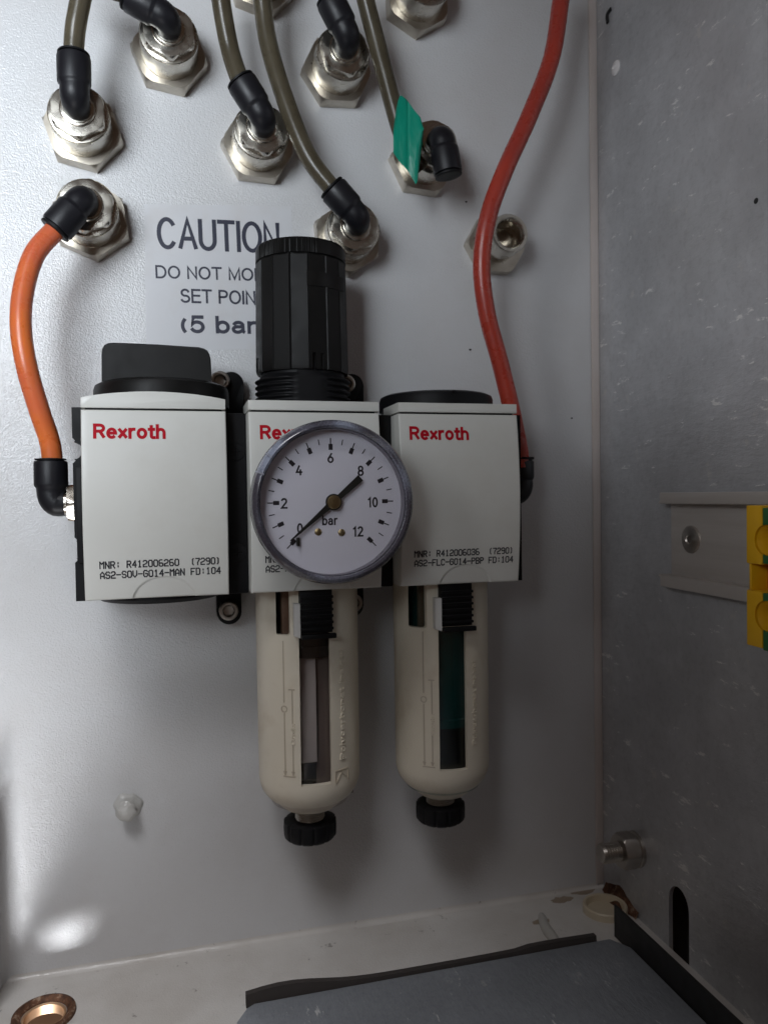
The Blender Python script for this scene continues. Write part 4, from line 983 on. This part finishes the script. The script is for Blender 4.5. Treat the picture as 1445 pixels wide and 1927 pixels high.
# ================================================================== BACK WALL BITS
q = at(240, 1524, -4)
sd = thing('painted_stud', 'threaded stud painted over in wall colour, low on the left of the back wall', 'stud', (q.x, 0, q.z))
bm = B(); lathe(bm, [(6.2, 0.02), (6.0, 0.7), (4.9, 1.6), (3, 1.8)], (q.x, 0, q.z), (0, -1, 0), 40, radial=lambda a, r, h: r * (1 + 0.06 * math.sin(3 * a + 1) + 0.05 * math.sin(7 * a))); finish(bm, 'weld_base', STUDP, sd)
bm = B(); pr = [(3.7, 1.0)]; h = 1.2
while h < 8.2: pr += [(3.7, h), (3.1, h + 0.55), (3.7, h + 1.1)]; h += 1.25
pr += [(3.0, 9.3), (2.0, 9.9), (0.1, 10.0)]; lathe(bm, pr, (q.x, 0, q.z), (0, -1, 0), 40, radial=lambda a, r, h: r * (1 + 0.07 * math.sin(2 * a + h) + 0.06 * math.sin(5 * a - 1.3 * h))); finish(bm, 'stud_thread', STUDP, sd)
def wobble(name, cpx, cpy, rpx, mat, label, h=0.4, seed=1, cat='stain'):
    random.seed(seed); c = at(cpx, cpy, 0); n = 18; bm = B(); r0 = rpx / 4.0
    pts = [(c.x + r0 * (0.7 + 0.5 * random.random()) * math.cos(2 * math.pi * k / n), 0, c.z + r0 * 0.8 * (0.6 + 0.6 * random.random()) * math.sin(2 * math.pi * k / n)) for k in range(n)]
    prism(bm, pts, (0, -h, 0)); return tag(finish(bm, name, mat), label, cat)
wobble('paint_run', 1148, 1640, 9, RUST, 'rusty patch in the corner below the bolt', 0.25, 3)
wobble('dirt_speck', 884, 658, 2.4, GASKET, 'grey speck on the wall left of the red tube', 0.5, 5, 'speck')
wobble('dirt_speck', 1075, 787, 2.0, RUBBER, 'tiny dark speck on the wall between the red tube and the side wall', 0.4, 6, 'speck')
wobble('dirt_speck', 877, 380, 2.2, GASKET, 'tiny dark speck right below the downward elbow', 0.4, 7, 'speck')

# ================================================================== FLOOR OBJECTS
hr = thing('hole_grommet', 'rusty ringed hole in the floor at the lower left corner', 'hole', HOLE)
bm = B(); ringshape(bm, [(12.2, 0.1), (12.0, 1.5), (10.6, 2.0), (9.6, 1.2), (8.7, 0.4), (8.5, -4), (9.6, -4), (9.9, 0.1)], HOLE, (0, 0, 1), 56); finish(bm, 'rusty_rim', RUST, hr)
bm = B(); ringshape(bm, [(8.4, 0.2), (8.4, -4), (7.6, -4), (7.6, -0.3)], HOLE, (0, 0, 1), 48); finish(bm, 'inner_sleeve', m_metal('copper_sleeve', (0.62, 0.42, 0.27), 0.55), hr)
q = atz(1150, 1727, ZF)
bm = B(); ringshape(bm, [(10.8, 0.02), (10.8, 3.2), (10.2, 3.9), (9.2, 3.6), (8.8, 0.4), (0.2, 0.3), (0.2, 0.02)], (q.x, q.y + 6, ZF), (0, 0, 1), 48); tag(finish(bm, 'grommet', BEIGE), 'beige plastic grommet lying on the floor in the right corner', 'grommet')
bm = B(); sweep(bm, crom([atz(1018, 1722, ZF + 0.5), atz(1026, 1745, ZF + 1.2), atz(1040, 1765, ZF + 1.2), atz(1056, 1790, ZF + 0.8)], 6), [1.4, 1.8, 2.1, 2.2, 2.3, 2.3, 2.4, 2.4, 2.5, 2.5, 2.5, 2.4, 2.4, 2.3, 2.3, 2.2, 2.2, 2.1, 1.8], 12); tag(finish(bm, 'sealant_bead', m_paint('sealant', (0.45, 0.44, 0.41), 0.3)), 'short pale bead of sealant on the floor above the grey tray', 'sealant')

for k, (px, py, rr, lab) in enumerate(((1052, 1688, 3.2, 'brown smudge in the back corner of the floor, left of the beige grommet'), (1013, 1728, 2.6, 'rust brown stain at the upper end of the pale sealant bead'), (1090, 1672, 3.6, 'long brown stain on the floor corner below the bolt'))):
    random.seed(20 + k); c = atz(px, py, ZF); n = 16; bm = B()
    prism(bm, [(c.x + rr * (1.5 + 0.6 * random.random()) * math.cos(2 * math.pi * i / n), min(-1.5, c.y - 3 + rr * (0.6 + 0.5 * random.random()) * math.sin(2 * math.pi * i / n)), ZF + 0.05) for i in range(n)], (0, 0, 0.12)); tag(finish(bm, 'floor_stain', DIRT), lab, 'stain')
# galvanised tray, black side lip and foam strip
ZTR = -190.0
a, b_, c_, d_ = atz(468, 1898, ZTR), atz(1118, 1772, ZTR), atz(1168, 1766, ZTR), atz(1205, 1800, ZTR)
tr = thing('metal_tray', 'grey galvanised metal box across the bottom right corner', 'box', (100, -100, ZF))
yb_ = -71.5
bm = B(); pts = [(15.5, -330, ZTR), (15.5, yb_ - 9, ZTR), (19.5, yb_ - 2.5, ZTR), (22.5, yb_ - 0.5, ZTR), (172, yb_, ZTR), (177, yb_ - 8, ZTR), (177, -330, ZTR)]
prism(bm, pts, (0, 0, ZF + 0.2 - ZTR), 0.5); finish(bm, 'box_shell', TRAYM, tr, 25)
bm = B(); prism(bm, [(177.3, -66, ZTR + 11), (177.3, -66, ZTR - 3), (177.3, -330, ZTR - 3), (177.3, -330, ZTR + 11)], (1.2, 0, 0), 0.3); finish(bm, 'black_lip', RUBBER, tr)
bm = B(); rows = []
for k in range(25):
    u = k / 24; px = 470 + (1118 - 470) * u
    y = yb_ + 0.3; hgt = 0.9 + 3.4 * math.exp(-((u - 0.10) / 0.14) ** 2) + 0.5 * math.exp(-((u - 0.85) / 0.12) ** 2) + 0.8 * (u > 0.75)
    x = 19.5 + (166 - 19.5) * u
    rows.append([bm.verts.new(p_) for p_ in ((x, y, ZTR - 2), (x, y + 0.3, ZTR + hgt), (x, y + 2.6, ZTR + hgt), (x, y + 2.6, ZTR - 2))])
for r0, r1 in zip(rows, rows[1:]):
    for j in range(4): bm.faces.new((r0[j], r0[(j + 1) % 4], r1[(j + 1) % 4], r1[j]))
bm.faces.new(rows[0]); bm.faces.new(rows[-1][::-1]); tag(finish(bm, 'foam_strip', GASKET, None, 25), 'dark foam strip peeling up along the back edge of the grey tray', 'strip')
